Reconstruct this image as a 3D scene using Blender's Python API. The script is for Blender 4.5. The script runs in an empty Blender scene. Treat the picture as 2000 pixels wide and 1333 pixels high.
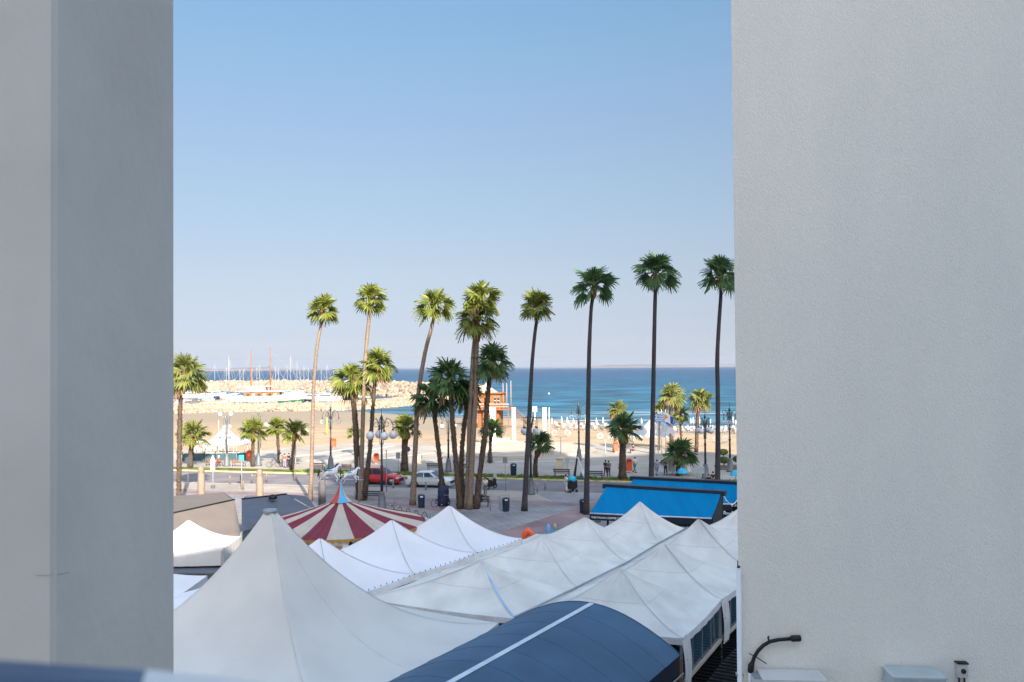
import bpy, bmesh, math, random
from mathutils import Vector, Matrix
R = math.radians
C = bpy.context.scene.collection
SC = bpy.context.scene

# ------------------------------------------------------------------ camera
CAMH, FPX = 12.0, 1600.0
PITCH, ROLL, SHIFT = R(1.0), R(0.44), 23.5
Fv = Vector((0, math.cos(PITCH), math.sin(PITCH)))
U0 = Vector((0, -math.sin(PITCH), math.cos(PITCH))); R0 = Vector((1, 0, 0))
Uv = U0*math.cos(ROLL) + R0*math.sin(ROLL)
Rv = R0*math.cos(ROLL) - U0*math.sin(ROLL)
cd = bpy.data.cameras.new('camera'); cam = bpy.data.objects.new('camera', cd); C.objects.link(cam)
cam.matrix_world = Matrix(((Rv.x, Uv.x, -Fv.x, 0), (Rv.y, Uv.y, -Fv.y, 0), (Rv.z, Uv.z, -Fv.z, CAMH), (0, 0, 0, 1)))
cd.sensor_width = 36; cd.sensor_fit = 'HORIZONTAL'; cd.lens = 36*FPX/2000; cd.shift_y = SHIFT/2000
cd.clip_start = 0.05; cd.clip_end = 60000
cd.dof.use_dof = True; cd.dof.focus_distance = 45; cd.dof.aperture_fstop = 9
SC.camera = cam

def ray(px, py): return Fv + Rv*((px-1000)/FPX) + Uv*((666.5-py+SHIFT)/FPX)
def G(px, py, z=0.0):
    d = ray(px, py); t = (z-CAMH)/d.z; return Vector((d.x*t, d.y*t, z))
def D(px, py, dep):
    d = ray(px, py); t = dep/d.y; return Vector((d.x*t, dep, CAMH+d.z*t))

# ------------------------------------------------------------------ light
SUN_EL, SUN_AZ_X, SUN_AZ_Y = R(25.6), 0.34, -0.94
w = bpy.data.worlds.new('World'); SC.world = w; w.use_nodes = True
nt = w.node_tree; nt.nodes.clear()
sky = nt.nodes.new('ShaderNodeTexSky'); sky.sky_type = 'NISHITA'; sky.sun_disc = False
sky.sun_elevation = SUN_EL; sky.sun_rotation = math.atan2(SUN_AZ_X, SUN_AZ_Y)
sky.altitude = 0; sky.air_density = 1.0; sky.dust_density = 1.6; sky.ozone_density = 1.6
bg = nt.nodes.new('ShaderNodeBackground'); bg.inputs[1].default_value = 0.15
ow = nt.nodes.new('ShaderNodeOutputWorld')
stc = nt.nodes.new('ShaderNodeTexCoord'); ssx = nt.nodes.new('ShaderNodeSeparateXYZ'); srp = nt.nodes.new('ShaderNodeValToRGB'); smx = nt.nodes.new('ShaderNodeMix')
smx.data_type = 'RGBA'; smx.blend_type = 'MULTIPLY'; smx.inputs[0].default_value = 1
for i_, (p_, c_) in enumerate(((0.0002, (0.2425, 0.2869, 0.4437)), (0.0017, (0.2415, 0.2862, 0.443)), (0.0049, (0.2196, 0.2644, 0.4156)), (0.0086, (0.1811, 0.2133, 0.3255)), (0.0155, (0.1894, 0.2146, 0.3206)), (0.0249, (0.1706, 0.1856, 0.2781)), (0.0405, (0.146, 0.1519, 0.2173)), (0.0623, (0.1393, 0.1348, 0.1749)), (0.0932, (0.1451, 0.1321, 0.1493)), (0.1361, (0.1555, 0.1392, 0.1428)), (0.196, (0.1704, 0.1571, 0.151)), (0.2817, (0.192, 0.1818, 0.1736)), (0.351, (0.2003, 0.207, 0.1983)), (0.4088, (0.1979, 0.2241, 0.2176)), (0.62, (1, 0.87, 0.71)))):
    e_ = srp.color_ramp.elements[i_] if i_ < 2 else srp.color_ramp.elements.new(p_)
    e_.position = p_; e_.color = (*c_, 1)
nt.links.new(stc.outputs['Generated'], ssx.inputs[0]); nt.links.new(ssx.outputs[2], srp.inputs[0])
nt.links.new(sky.outputs[0], smx.inputs[6]); nt.links.new(srp.outputs[0], smx.inputs[7]); nt.links.new(smx.outputs[2], bg.inputs[0]); nt.links.new(bg.outputs[0], ow.inputs[0])
sl = bpy.data.lights.new('sun', 'SUN'); sl.energy = 2.7; sl.angle = R(0.5); sl.color = (1, 0.86, 0.70)
so = bpy.data.objects.new('sun', sl); C.objects.link(so)
sdir = Vector((SUN_AZ_X*math.cos(SUN_EL), SUN_AZ_Y*math.cos(SUN_EL), math.sin(SUN_EL)))
so.rotation_euler = sdir.to_track_quat('Z', 'Y').to_euler(); so.location = (20, -60, 60)
SC.view_settings.view_transform = 'Standard'; SC.view_settings.look = 'None'
SC.view_settings.exposure = 2.5; SC.view_settings.gamma = 1
SC.cycles.max_bounces = 6; SC.cycles.transparent_max_bounces = 8

# ------------------------------------------------------------------ materials
def mat(name, col, rough=0.7, var=0.12, vscale=2.0, bump=0.0, bscale=20, metal=0.0, stretch=None, spec=0.4,
        col2=None, transl=0.0, coat=0.0, island=0.0, detail=4, emis=None):
    m = bpy.data.materials.new(name); m.use_nodes = True; n = m.node_tree.nodes; l = m.node_tree.links
    b = n['Principled BSDF']; b.inputs['Roughness'].default_value = rough; b.inputs['Metallic'].default_value = metal
    b.inputs['Specular IOR Level'].default_value = spec
    if coat: b.inputs['Coat Weight'].default_value = coat; b.inputs['Coat Roughness'].default_value = 0.05
    tc = n.new('ShaderNodeTexCoord'); mp = n.new('ShaderNodeMapping'); l.new(tc.outputs['Object'], mp.inputs[0])
    if stretch: mp.inputs['Scale'].default_value = stretch
    c2 = col2 or tuple(max(0, min(1, c*(1-2.2*var))) for c in col)
    mx = n.new('ShaderNodeMix'); mx.data_type = 'RGBA'
    mx.inputs[6].default_value = (*col, 1); mx.inputs[7].default_value = (*c2, 1)
    nz = n.new('ShaderNodeTexNoise'); nz.inputs['Scale'].default_value = vscale; nz.inputs['Detail'].default_value = detail
    l.new(mp.outputs[0], nz.inputs[0])
    rp = n.new('ShaderNodeMapRange'); rp.inputs[1].default_value = 0.35; rp.inputs[2].default_value = 0.7
    l.new(nz.outputs[0], rp.inputs[0])
    if island:
        ge = n.new('ShaderNodeNewGeometry'); mm = n.new('ShaderNodeMath'); mm.operation = 'MULTIPLY_ADD'
        mm.inputs[1].default_value = island; l.new(ge.outputs['Random Per Island'], mm.inputs[0])
        m2 = n.new('ShaderNodeMath'); m2.operation = 'MULTIPLY'; m2.inputs[1].default_value = 1-island
        l.new(rp.outputs[0], m2.inputs[0]); l.new(m2.outputs[0], mm.inputs[2]); l.new(mm.outputs[0], mx.inputs[0])
    else: l.new(rp.outputs[0], mx.inputs[0])
    l.new(mx.outputs[2], b.inputs['Base Color'])
    if bump:
        bz = n.new('ShaderNodeTexNoise'); bz.inputs['Scale'].default_value = bscale; bz.inputs['Detail'].default_value = 5
        l.new(mp.outputs[0], bz.inputs[0]); bp = n.new('ShaderNodeBump'); bp.inputs['Strength'].default_value = bump
        bp.inputs['Distance'].default_value = 0.05; l.new(bz.outputs[0], bp.inputs['Height']); l.new(bp.outputs[0], b.inputs['Normal'])
    if transl:
        tr = n.new('ShaderNodeBsdfTranslucent'); l.new(mx.outputs[2], tr.inputs[0]); ms = n.new('ShaderNodeMixShader')
        ms.inputs[0].default_value = transl; l.new(b.outputs[0], ms.inputs[1]); l.new(tr.outputs[0], ms.inputs[2])
        l.new(ms.outputs[0], n['Material Output'].inputs[0])
    m['bsdf'] = 1
    return m
def glassy(name, col, rough=0.08):
    m = mat(name, col, rough, 0.02, spec=0.8); return m
def paving(name, col, col2, grout, tile, rough=0.75, rot=0.0, var=(0.08, 0.3), mort=0.02):
    m = bpy.data.materials.new(name); m.use_nodes = True; n = m.node_tree.nodes; l = m.node_tree.links
    b = n['Principled BSDF']; b.inputs['Roughness'].default_value = rough; b.inputs['Specular IOR Level'].default_value = 0.3
    tc = n.new('ShaderNodeTexCoord'); mp = n.new('ShaderNodeMapping'); l.new(tc.outputs['Object'], mp.inputs[0])
    mp.inputs['Rotation'].default_value = (0, 0, rot)
    br = n.new('ShaderNodeTexBrick'); br.inputs['Scale'].default_value = 1.0; br.inputs['Brick Width'].default_value = tile*2
    br.inputs['Row Height'].default_value = tile; br.inputs['Mortar Size'].default_value = mort
    br.inputs['Color1'].default_value = (*col, 1); br.inputs['Color2'].default_value = (*col2, 1); br.inputs['Mortar'].default_value = (*grout, 1)
    l.new(mp.outputs[0], br.inputs[0])
    nz = n.new('ShaderNodeTexNoise'); nz.inputs['Scale'].default_value = var[0]*3; nz.inputs['Detail'].default_value = 8; nz.inputs['Roughness'].default_value = 0.65
    l.new(mp.outputs[0], nz.inputs[0])
    mr = n.new('ShaderNodeMapRange'); mr.inputs[1].default_value = 0.3; mr.inputs[2].default_value = 0.7
    mr.inputs[3].default_value = 1-var[1]; mr.inputs[4].default_value = 1+var[1]*0.5; l.new(nz.outputs[0], mr.inputs[0])
    mu = n.new('ShaderNodeMix'); mu.data_type = 'RGBA'; mu.blend_type = 'MULTIPLY'; mu.inputs[0].default_value = 1
    l.new(br.outputs[0], mu.inputs[6]); l.new(mr.outputs[0], mu.inputs[7]); l.new(mu.outputs[2], b.inputs['Base Color'])
    return m

M = {}
def mk(k, *a, **kw): M[k] = mat(k, *a, **kw)
mk('tent_sun', (0.50, 0.50, 0.50), 0.6, 0.05, 0.5)
mk('bed_grey', (0.36, 0.33, 0.32), 0.7, 0.4, 1.0)
mk('tent_white', (0.68, 0.69, 0.72), 0.6, 0.05, 0.5, bump=0.15, bscale=1.3)
mk('tent_cream', (0.645, 0.635, 0.60), 0.65, 0.10, 0.8, bump=0.55, bscale=2.2)
mk('big_cream', (0.555, 0.555, 0.53), 0.6, 0.06, 0.5, bump=0.2, bscale=1.2)
mk('valance', (0.64, 0.65, 0.67), 0.6, 0.08, 2, bump=0.3, bscale=6)
mk('rope', (0.05, 0.055, 0.07), 0.7)
mk('zinc', (0.35, 0.38, 0.42), 0.45, metal=0.4)
mk('navy_roof', (0.055, 0.115, 0.19), 0.65, 0.12, 0.5, bump=0.15, bscale=1.5, spec=0.25)
mk('navy_dark', (0.010, 0.018, 0.035), 0.5)
mk('strap', (0.55, 0.62, 0.68), 0.6)
mk('dark_glass', (0.03, 0.075, 0.11), 0.12, 0.1, spec=0.6)
mk('black', (0.008, 0.009, 0.011), 0.5, 0.1)
mk('black_ribbed', (0.007, 0.007, 0.008), 0.9, 0.3, 3, stretch=(8, 8, 0.2), spec=0.05)
mk('crack_grey', (0.42, 0.41, 0.39), 0.9)
mk('pipe_white', (0.78, 0.80, 0.80), 0.4, 0.05)
mk('white_paint', (0.64, 0.64, 0.63), 0.45, 0.05)
mk('grey_paint', (0.30, 0.32, 0.35), 0.5, 0.08)
mk('beige_canvas', (0.40, 0.35, 0.31), 0.8, 0.06, 1)
mk('grey_canvas', (0.10, 0.12, 0.155), 0.8, 0.08, 1)
mk('dark_canvas', (0.085, 0.085, 0.09), 0.8, 0.15, 2)
mk('cover_beige', (0.20, 0.165, 0.135), 0.85, 0.10, 2, bump=0.3, bscale=4)
mk('red_stripe', (0.17, 0.006, 0.022), 0.55, 0.08, 1)
mk('cream_stripe', (0.44, 0.40, 0.34), 0.6, 0.06, 1)
mk('sky_blue', (0.08, 0.35, 0.62), 0.5, 0.05)
mk('red_orange', (0.42, 0.06, 0.03), 0.5, 0.05)
mk('gold', (0.36, 0.20, 0.05), 0.4, 0.15, 3, metal=0.3)
mk('awning_blue', (0.0, 0.165, 0.37), 0.9, 0.07, 0.8, stretch=(3, 0.3, 1), spec=0.08)
mk('lettering_white', (0.75, 0.78, 0.8), 0.6)
mk('stone_cream', (0.46, 0.41, 0.33), 0.85, 0.10, 1)
mk('monument', (0.72, 0.71, 0.69), 0.5, 0.02)
mk('lamp_green', (0.03, 0.045, 0.055), 0.45, 0.1)
mk('lamp_grey', (0.10, 0.12, 0.14), 0.5, 0.1)
mk('globe', (0.62, 0.66, 0.72), 0.25, 0.02, spec=0.5, transl=0.2)
mk('bench_dark', (0.02, 0.022, 0.03), 0.6, 0.1)
mk('bench_brown', (0.22, 0.09, 0.04), 0.6, 0.15, 4)
mk('bin_navy', (0.012, 0.025, 0.055), 0.4, 0.1)
mk('orange', (0.50, 0.09, 0.03), 0.5, 0.05)
mk('red_paint', (0.45, 0.008, 0.010), 0.3, 0.02, coat=0.8)
mk('silver_paint', (0.62, 0.66, 0.68), 0.3, 0.02, coat=0.8, metal=0.2)
mk('car_glass', (0.02, 0.05, 0.06), 0.05, 0.05, spec=0.8)
mk('rubber', (0.015, 0.015, 0.017), 0.8)
mk('rim', (0.35, 0.36, 0.38), 0.3, metal=0.7)
mk('headlight', (0.7, 0.72, 0.75), 0.1)
mk('taillight', (0.4, 0.01, 0.01), 0.3)
mk('skin', (0.48, 0.28, 0.19), 0.6, 0.05)
mk('hair', (0.03, 0.02, 0.015), 0.7)
for k, c in dict(cloth_white=(0.7, 0.7, 0.7), cloth_dark=(0.03, 0.03, 0.05), cloth_grey=(0.16, 0.18, 0.16), cloth_plum=(0.12, 0.04, 0.07),
                 cloth_teal=(0.08, 0.25, 0.25), cloth_orange=(0.7, 0.12, 0.05), cloth_blue=(0.2, 0.32, 0.5), cloth_navy=(0.02, 0.03, 0.08), cloth_mauve=(0.3, 0.22, 0.32)).items():
    mk(k, c, 0.85, 0.1, 4)
mk('wood_orange', (0.27, 0.105, 0.042), 0.65, 0.15, 1.2, stretch=(0.5, 0.5, 6))
mk('wood_brown', (0.22, 0.11, 0.06), 0.7, 0.15, 2)
mk('hut_roof', (0.42, 0.36, 0.29), 0.7, 0.1)
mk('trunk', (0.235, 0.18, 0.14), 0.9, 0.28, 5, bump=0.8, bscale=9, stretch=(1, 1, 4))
mk('trunk_shade', (0.055, 0.052, 0.06), 0.9, 0.25, 5, bump=0.8, bscale=9, stretch=(1, 1, 4))  # trunk copy with shade put into its colour, for the right-hand tall palms
mk('trunk_rough', (0.13, 0.095, 0.07), 0.9, 0.38, 5, bump=1.0, bscale=7, stretch=(1, 1, 2), island=0.6)
mk('husk', (0.36, 0.15, 0.055), 0.9, 0.3, 5, bump=1.0, bscale=8, island=0.5)
mk('leaf', (0.22, 0.245, 0.04), 0.5, 0.3, 1.5, col2=(0.035, 0.075, 0.015), transl=0.3, island=0.7)
mk('leaf_shade', (0.085, 0.17, 0.045), 0.55, 0.3, 1.5, col2=(0.015, 0.05, 0.022), transl=0.22, island=0.7)  # darker leaf copy, the shade on the crowns is in the colour
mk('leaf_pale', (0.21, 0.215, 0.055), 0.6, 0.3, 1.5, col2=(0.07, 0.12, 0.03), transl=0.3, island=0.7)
mk('leaf_dry', (0.28, 0.19, 0.09), 0.8, 0.3, 2, transl=0.2, island=0.6)
mk('bush', (0.10, 0.15, 0.03), 0.7, 0.3, 2, col2=(0.03, 0.07, 0.015), transl=0.2, island=0.7)
mk('rock', (0.33, 0.265, 0.21), 0.9, 0.25, 0.6, bump=0.7, bscale=3, island=0.6)
mk('hull_white', (0.50, 0.50, 0.50), 0.35, 0.04)
mk('hull_green', (0.02, 0.11, 0.06), 0.4, 0.05)
mk('hull_dark', (0.03, 0.04, 0.07), 0.4, 0.05)
mk('yellow', (0.70, 0.55, 0.05), 0.5, 0.05)
mk('mast_alu', (0.27, 0.27, 0.28), 0.4, 0.03)
mk('cyan', (0.02, 0.38, 0.60), 0.5, 0.08)
mk('infl_orange', (0.85, 0.12, 0.03), 0.35, 0.05); mk('infl_yellow', (0.8, 0.55, 0.02), 0.35, 0.05); mk('infl_blue', (0.16, 0.32, 0.62), 0.35, 0.05)
mk('sign_blue', (0.05, 0.28, 0.60), 0.4); mk('sign_grey', (0.22, 0.25, 0.28), 0.5); mk('sign_violet', (0.12, 0.08, 0.2), 0.5)
mk('teal_screen', (0.03, 0.09, 0.12), 0.7, 0.15, 1)
mk('flag_white', (0.75, 0.76, 0.8), 0.8, 0.03, transl=0.3); mk('flag_blue', (0.02, 0.08, 0.45), 0.8, 0.03, transl=0.3); mk('flag_stripe', (0.10, 0.25, 0.60), 0.8, 0.03, transl=0.3)
mk('flag_copper', (0.75, 0.30, 0.08), 0.8, 0.03, transl=0.3)

# ------------------------------------------------------------------ mesh builder
class MB:
    def __init__(s): s.v = []; s.f = []; s.m = []; s.mi = 0; s.sm = []; s.smooth = False
    def add(s, vs, fs, mi=None, smooth=None):
        o = len(s.v); s.v += [tuple(v) for v in vs]
        for f in fs: s.f.append(tuple(i+o for i in f)); s.m.append(s.mi if mi is None else mi); s.sm.append(s.smooth if smooth is None else smooth)
    def box(s, c, d, rz=0, mi=None, taper=1.0):
        cx, cy, cz = c; dx, dy, dz = d[0]/2, d[1]/2, d[2]/2; ca, sa = math.cos(rz), math.sin(rz); vs = []
        for z, k in ((-dz, 1), (dz, taper)):
            for x, y in ((-dx, -dy), (dx, -dy), (dx, dy), (-dx, dy)):
                x *= k; y *= k; vs.append((cx+x*ca-y*sa, cy+x*sa+y*ca, cz+z))
        s.add(vs, [(3, 2, 1, 0), (4, 5, 6, 7), (0, 1, 5, 4), (1, 2, 6, 5), (2, 3, 7, 6), (3, 0, 4, 7)], mi, False)
    def tube(s, pts, rad, n=8, mi=None, cap=True, jit=0, rnd=random, ab=None):
        pts = [Vector(p) for p in pts]; rings = []; prev = None
        for i, p in enumerate(pts):
            t = (pts[min(i+1, len(pts)-1)]-pts[max(i-1, 0)])
            t = t.normalized() if t.length > 1e-9 else Vector((0, 0, 1))
            if prev is None: a = t.orthogonal().normalized()
            else:
                a = prev - t*prev.dot(t); a = a.normalized() if a.length > 1e-6 else t.orthogonal().normalized()
            prev = a; b = t.cross(a); r = rad[i] if hasattr(rad, '__len__') else rad
            rings.append([p+(a*math.cos(2*math.pi*k/n)+b*math.sin(2*math.pi*k/n))*r*(1+jit*rnd.uniform(-1, 1)) for k in range(n)])
        vs = [v for r_ in rings for v in r_]; fs = []
        for i in range(len(pts)-1):
            for k in range(n): fs.append((i*n+k, i*n+(k+1) % n, (i+1)*n+(k+1) % n, (i+1)*n+k))
        if cap: fs.append(tuple(range(n-1, -1, -1))); fs.append(tuple((len(pts)-1)*n+k for k in range(n)))
        s.add(vs, fs, mi, True)
    def lathe(s, prof, c=(0, 0, 0), n=16, mi=None, smooth=True):
        vs = []; fs = []
        for r, z in prof:
            for k in range(n): a = 2*math.pi*k/n; vs.append((c[0]+r*math.cos(a), c[1]+r*math.sin(a), c[2]+z))
        for i in range(len(prof)-1):
            for k in range(n): fs.append((i*n+k, i*n+(k+1) % n, (i+1)*n+(k+1) % n, (i+1)*n+k))
        fs.append(tuple(range(n-1, -1, -1))); fs.append(tuple((len(prof)-1)*n+k for k in range(n)))
        s.add(vs, fs, mi, smooth)
    def ball(s, c, r, n=10, mi=None, sc=(1, 1, 1)):
        vs = []; fs = []; m = n//2+1
        for i in range(m+1):
            ph = math.pi*(i+0.001)/(m+0.002)
            for k in range(n):
                a = 2*math.pi*k/n; vs.append((c[0]+r*sc[0]*math.sin(ph)*math.cos(a), c[1]+r*sc[1]*math.sin(ph)*math.sin(a), c[2]+r*sc[2]*math.cos(ph)))
        for i in range(m):
            for k in range(n): fs.append((i*n+(k+1) % n, i*n+k, (i+1)*n+k, (i+1)*n+(k+1) % n))
        s.add(vs, fs, mi, True)
    def prism(s, poly, y0, y1, mi=None, axis='y', smooth=False):
        n = len(poly)
        P = (lambda a, b, c: (a, c, b)) if axis == 'y' else (lambda a, b, c: (a, b, c))
        vs = [P(a, b, y0) for a, b in poly]+[P(a, b, y1) for a, b in poly]
        fs = [tuple(range(n)), tuple(range(2*n-1, n-1, -1))]+[(i, i+n, (i+1) % n+n, (i+1) % n) for i in range(n)]
        s.add(vs, fs, mi, smooth)
    def grid(s, fn, nu, nv, mi=None, smooth=True):
        vs = [fn(i/nu, j/nv) for j in range(nv+1) for i in range(nu+1)]
        s.add(vs, [(j*(nu+1)+i, j*(nu+1)+i+1, (j+1)*(nu+1)+i+1, (j+1)*(nu+1)+i) for j in range(nv) for i in range(nu)], mi, smooth)
    def build(s, name, mats, parent=None, fix=True):
        me = bpy.data.meshes.new(name); me.from_pydata(s.v, [], s.f)
        if not isinstance(mats, (list, tuple)): mats = [mats]
        for m_ in mats: me.materials.append(M[m_] if isinstance(m_, str) else m_)
        me.polygons.foreach_set('material_index', s.m); me.polygons.foreach_set('use_smooth', s.sm)
        if fix:
            bm = bmesh.new(); bm.from_mesh(me); bmesh.ops.recalc_face_normals(bm, faces=bm.faces); bm.to_mesh(me); bm.free()
        me.update()
        o = bpy.data.objects.new(name, me); C.objects.link(o)
        if parent: o.parent = parent
        return o
def tag(o, label=None, cat=None, group=None, kind=None):
    if label: o['label'] = label
    if cat: o['category'] = cat
    if group: o['group'] = group
    if kind: o['kind'] = kind
    return o
def thing(name, label, cat, loc=(0, 0, 0), rz=0, group=None):
    o = bpy.data.objects.new(name, None); C.objects.link(o); o.location = loc; o.rotation_euler = (0, 0, rz); o.empty_display_size = .2
    return tag(o, label, cat, group)
def kids(o): return [c for c in CH.get(o.name, [])]
CH = {}
def copy_thing(root, loc, rz=0, label=None, group=None, scale=None):
    def cp(o, par):
        c = o.copy(); C.objects.link(c); c.parent = par
        for k in [x for x in bpy.data.objects if x.parent == o]: cp(k, c)
        return c
    r = cp(root, None); r.location = loc; r.rotation_euler = (0, 0, rz)
    if label: r['label'] = label
    if group: r['group'] = group
    if scale: r.scale = scale if hasattr(scale, '__len__') else (scale,)*3
    return r
# ------------------------------------------------------------------ setting
SEA = -1.2
rn = Vector((0.24, 0.97, 0)).normalized(); rs = Vector((rn.y, -rn.x, 0))
def P(s, n, z=0): return rs*s + rn*n + Vector((0, 0, z))
def quad_sheet(mb, pts, z0, z1=None, mi=None):
    """flat polygon (list of xy) with a skirt down to z1"""
    n = len(pts); vs = [(p[0], p[1], z0) for p in pts]; fs = [tuple(range(n))]
    if z1 is not None:
        vs += [(p[0], p[1], z1) for p in pts]; fs += [(i, (i+1) % n, (i+1) % n+n, i+n) for i in range(n)]
    mb.add(vs, fs, mi, False)

shore_px = [(-400, 800), (345, 800), (430, 803), (650, 803), (715, 804), (850, 816), (1000, 815), (1080, 818), (1250, 836), (1440, 838), (2300, 842)]
shore = []
for px, py in shore_px:
    g = G(px, py, SEA); shore.append((g.x/g.y, g.y))
def S(t):
    if t <= shore[0][0]: return shore[0][1]
    for (a, b), (c, d) in zip(shore, shore[1:]):
        if t <= c: k = (t-a)/(c-a); return b+(d-b)*k
    return shore[-1][1]
def tz(t, y):
    s_ = S(t); k = y/s_
    if k < .62: return 0.0
    if k < 1: return SEA*(k-.62)/.38
    return max(-7, SEA-(k-1)*s_*0.06)
mb = MB(); NT, NY = 160, 90; vs = []; wet = []
for j in range(NY+1):
    for i in range(NT+1):
        t = -1.6+3.2*i/NT; y = -60+ (j/NY)*60 if False else (-80+80*j/10 if j < 10 else (j-10)*(500/80))
        if y < 1: vs.append((t*60, y, 0)); wet.append(0)
        else:
            vs.append((t*max(y, 60) if y < 60 else t*y, y, tz(t if y >= 60 else t*60/y, y))); k = y/S(t)
            base = max(0, (k-.86)/.10); left = max(0, min(1, (0.02-t)/.08))*max(0, min(1, (k-.60)/.16))
            wet.append(min(1, max(base, left*.85)))
mb.add(vs, [(j*(NT+1)+i, j*(NT+1)+i+1, (j+1)*(NT+1)+i+1, (j+1)*(NT+1)+i) for j in range(NY) for i in range(NT)], 0, True)
sand = mat('sand', (0.37, 0.285, 0.195), 0.95, 0.12, 0.25, bump=0.5, bscale=2.5, spec=0.1, detail=9)
n_ = sand.node_tree.nodes; l_ = sand.node_tree.links
at = n_.new('ShaderNodeAttribute'); at.attribute_name = 'wet'
mxw = n_.new('ShaderNodeMix'); mxw.data_type = 'RGBA'; mxw.inputs[7].default_value = (0.225, 0.195, 0.155, 1)
src = n_['Principled BSDF'].inputs['Base Color'].links[0].from_socket
l_.new(at.outputs['Fac'], mxw.inputs[0]); l_.new(src, mxw.inputs[6]); l_.new(mxw.outputs[2], n_['Principled BSDF'].inputs['Base Color'])
go = mb.build('ground', sand, fix=False); tag(go, kind='structure')
a_ = go.data.attributes.new('wet', 'FLOAT', 'POINT'); a_.data.foreach_set('value', wet)

# sea
m = bpy.data.materials.new('sea_water'); m.use_nodes = True; n = m.node_tree.nodes; l = m.node_tree.links
b = n['Principled BSDF']; b.inputs['Roughness'].default_value = 0.35; b.inputs['IOR'].default_value = 1.33; b.inputs['Specular IOR Level'].default_value = 0.12
tc = n.new('ShaderNodeTexCoord'); sx = n.new('ShaderNodeSeparateXYZ'); l.new(tc.outputs['Object'], sx.inputs[0])
mr = n.new('ShaderNodeMapRange'); mr.inputs[1].default_value = 170; mr.inputs[2].default_value = 1500; mr.inputs[3].default_value = 0; mr.inputs[4].default_value = 1
pw = n.new('ShaderNodeMath'); pw.operation = 'POWER'; pw.inputs[1].default_value = 0.45; l.new(sx.outputs[1], mr.inputs[0]); l.new(mr.outputs[0], pw.inputs[0])
cr = n.new('ShaderNodeValToRGB'); l.new(pw.outputs[0], cr.inputs[0]); e = cr.color_ramp.elements
e[0].position = 0; e[0].color = (0.06, 0.115, 0.145, 1); e[1].position = 1; e[1].color = (0.003, 0.036, 0.092, 1)
x = cr.color_ramp.elements.new(0.3); x.color = (0.010, 0.072, 0.122, 1); x = cr.color_ramp.elements.new(0.62); x.color = (0.004, 0.052, 0.106, 1)
def wav(sc, st, det):
    mp = n.new('ShaderNodeMapping'); mp.inputs['Scale'].default_value = st; l.new(tc.outputs['Object'], mp.inputs[0])
    z = n.new('ShaderNodeTexNoise'); z.inputs['Scale'].default_value = sc; z.inputs['Detail'].default_value = det; z.inputs['Roughness'].default_value = .62; l.new(mp.outputs[0], z.inputs[0]); return z
z1 = wav(0.15, (0.34, 1.0, 1), 9); z2 = wav(0.016, (0.25, 1.0, 1), 6)
mra = n.new('ShaderNodeMapRange'); mra.inputs[1].default_value = .40; mra.inputs[2].default_value = .62; mra.inputs[3].default_value = .32; mra.inputs[4].default_value = 2.1; l.new(z1.outputs[0], mra.inputs[0])
mrb = n.new('ShaderNodeMapRange'); mrb.inputs[1].default_value = .35; mrb.inputs[2].default_value = .65; mrb.inputs[3].default_value = .8; mrb.inputs[4].default_value = 1.2; l.new(z2.outputs[0], mrb.inputs[0])
mm = n.new('ShaderNodeMath'); mm.operation = 'MULTIPLY'; l.new(mra.outputs[0], mm.inputs[0]); l.new(mrb.outputs[0], mm.inputs[1])
mu = n.new('ShaderNodeMix'); mu.data_type = 'RGBA'; mu.blend_type = 'MULTIPLY'; mu.inputs[0].default_value = 1; l.new(cr.outputs[0], mu.inputs[6]); l.new(mm.outputs[0], mu.inputs[7])
# breaking foam near the beach
mf = n.new('ShaderNodeMapRange'); mf.inputs[1].default_value = 255; mf.inputs[2].default_value = 185; mf.inputs[3].default_value = 0; mf.inputs[4].default_value = 1; l.new(sx.outputs[1], mf.inputs[0])
z3 = wav(0.12, (0.12, 1.6, 1), 5); ff = n.new('ShaderNodeMapRange'); ff.inputs[1].default_value = .56; ff.inputs[2].default_value = .64; l.new(z3.outputs[0], ff.inputs[0])
fm = n.new('ShaderNodeMath'); fm.operation = 'MULTIPLY'; l.new(mf.outputs[0], fm.inputs[0]); l.new(ff.outputs[0], fm.inputs[1])
m3 = n.new('ShaderNodeMix'); m3.data_type = 'RGBA'; m3.inputs[7].default_value = (.62, .68, .70, 1); l.new(fm.outputs[0], m3.inputs[0]); l.new(mu.outputs[2], m3.inputs[6]); l.new(m3.outputs[2], b.inputs['Base Color'])
bp = n.new('ShaderNodeBump'); bp.inputs['Strength'].default_value = .5; bp.inputs['Distance'].default_value = .6; l.new(z1.outputs[0], bp.inputs['Height']); l.new(bp.outputs[0], b.inputs['Normal'])
mb = MB(); mb.add([(-40000, 120, SEA), (40000, 120, SEA), (40000, 50000, SEA), (-40000, 50000, SEA)], [(0, 1, 2, 3)], 0, False)
tag(mb.build('sea', m), kind='structure')

# distant coast
rnd = random.Random(4)
def coast(x0, x1, d, hmax, seed):
    r_ = random.Random(seed); mb = MB(); N = 140; ph = [r_.uniform(0, 6) for _ in range(6)]
    vs = []
    for i in range(N+1):
        t = i/N; x = x0+(x1-x0)*t
        h = hmax*(0.45+.25*math.sin(t*5+ph[0])+.16*math.sin(t*13+ph[1])+.08*math.sin(t*31+ph[2])+.05*math.sin(t*77+ph[3]))*min(1, 6*t, 6*(1-t))
        vs += [(x, d, SEA-1), (x, d+h*3, max(SEA-1, h)), (x, d+h*9, SEA-1)]
    fs = []
    for i in range(N): a = i*3; fs += [(a, a+3, a+4, a+1), (a+1, a+4, a+5, a+2)]
    mb.add(vs, fs, 0, True); tag(mb.build('hills', 'coast'), kind='structure')
mk('coast', (0.12, 0.12, 0.14), 1.0, 0.15, 0.002, spec=0)
coast(-5200, -1500, 8200, 75, 1); coast(250, 5200, 9500, 44, 2)

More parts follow.
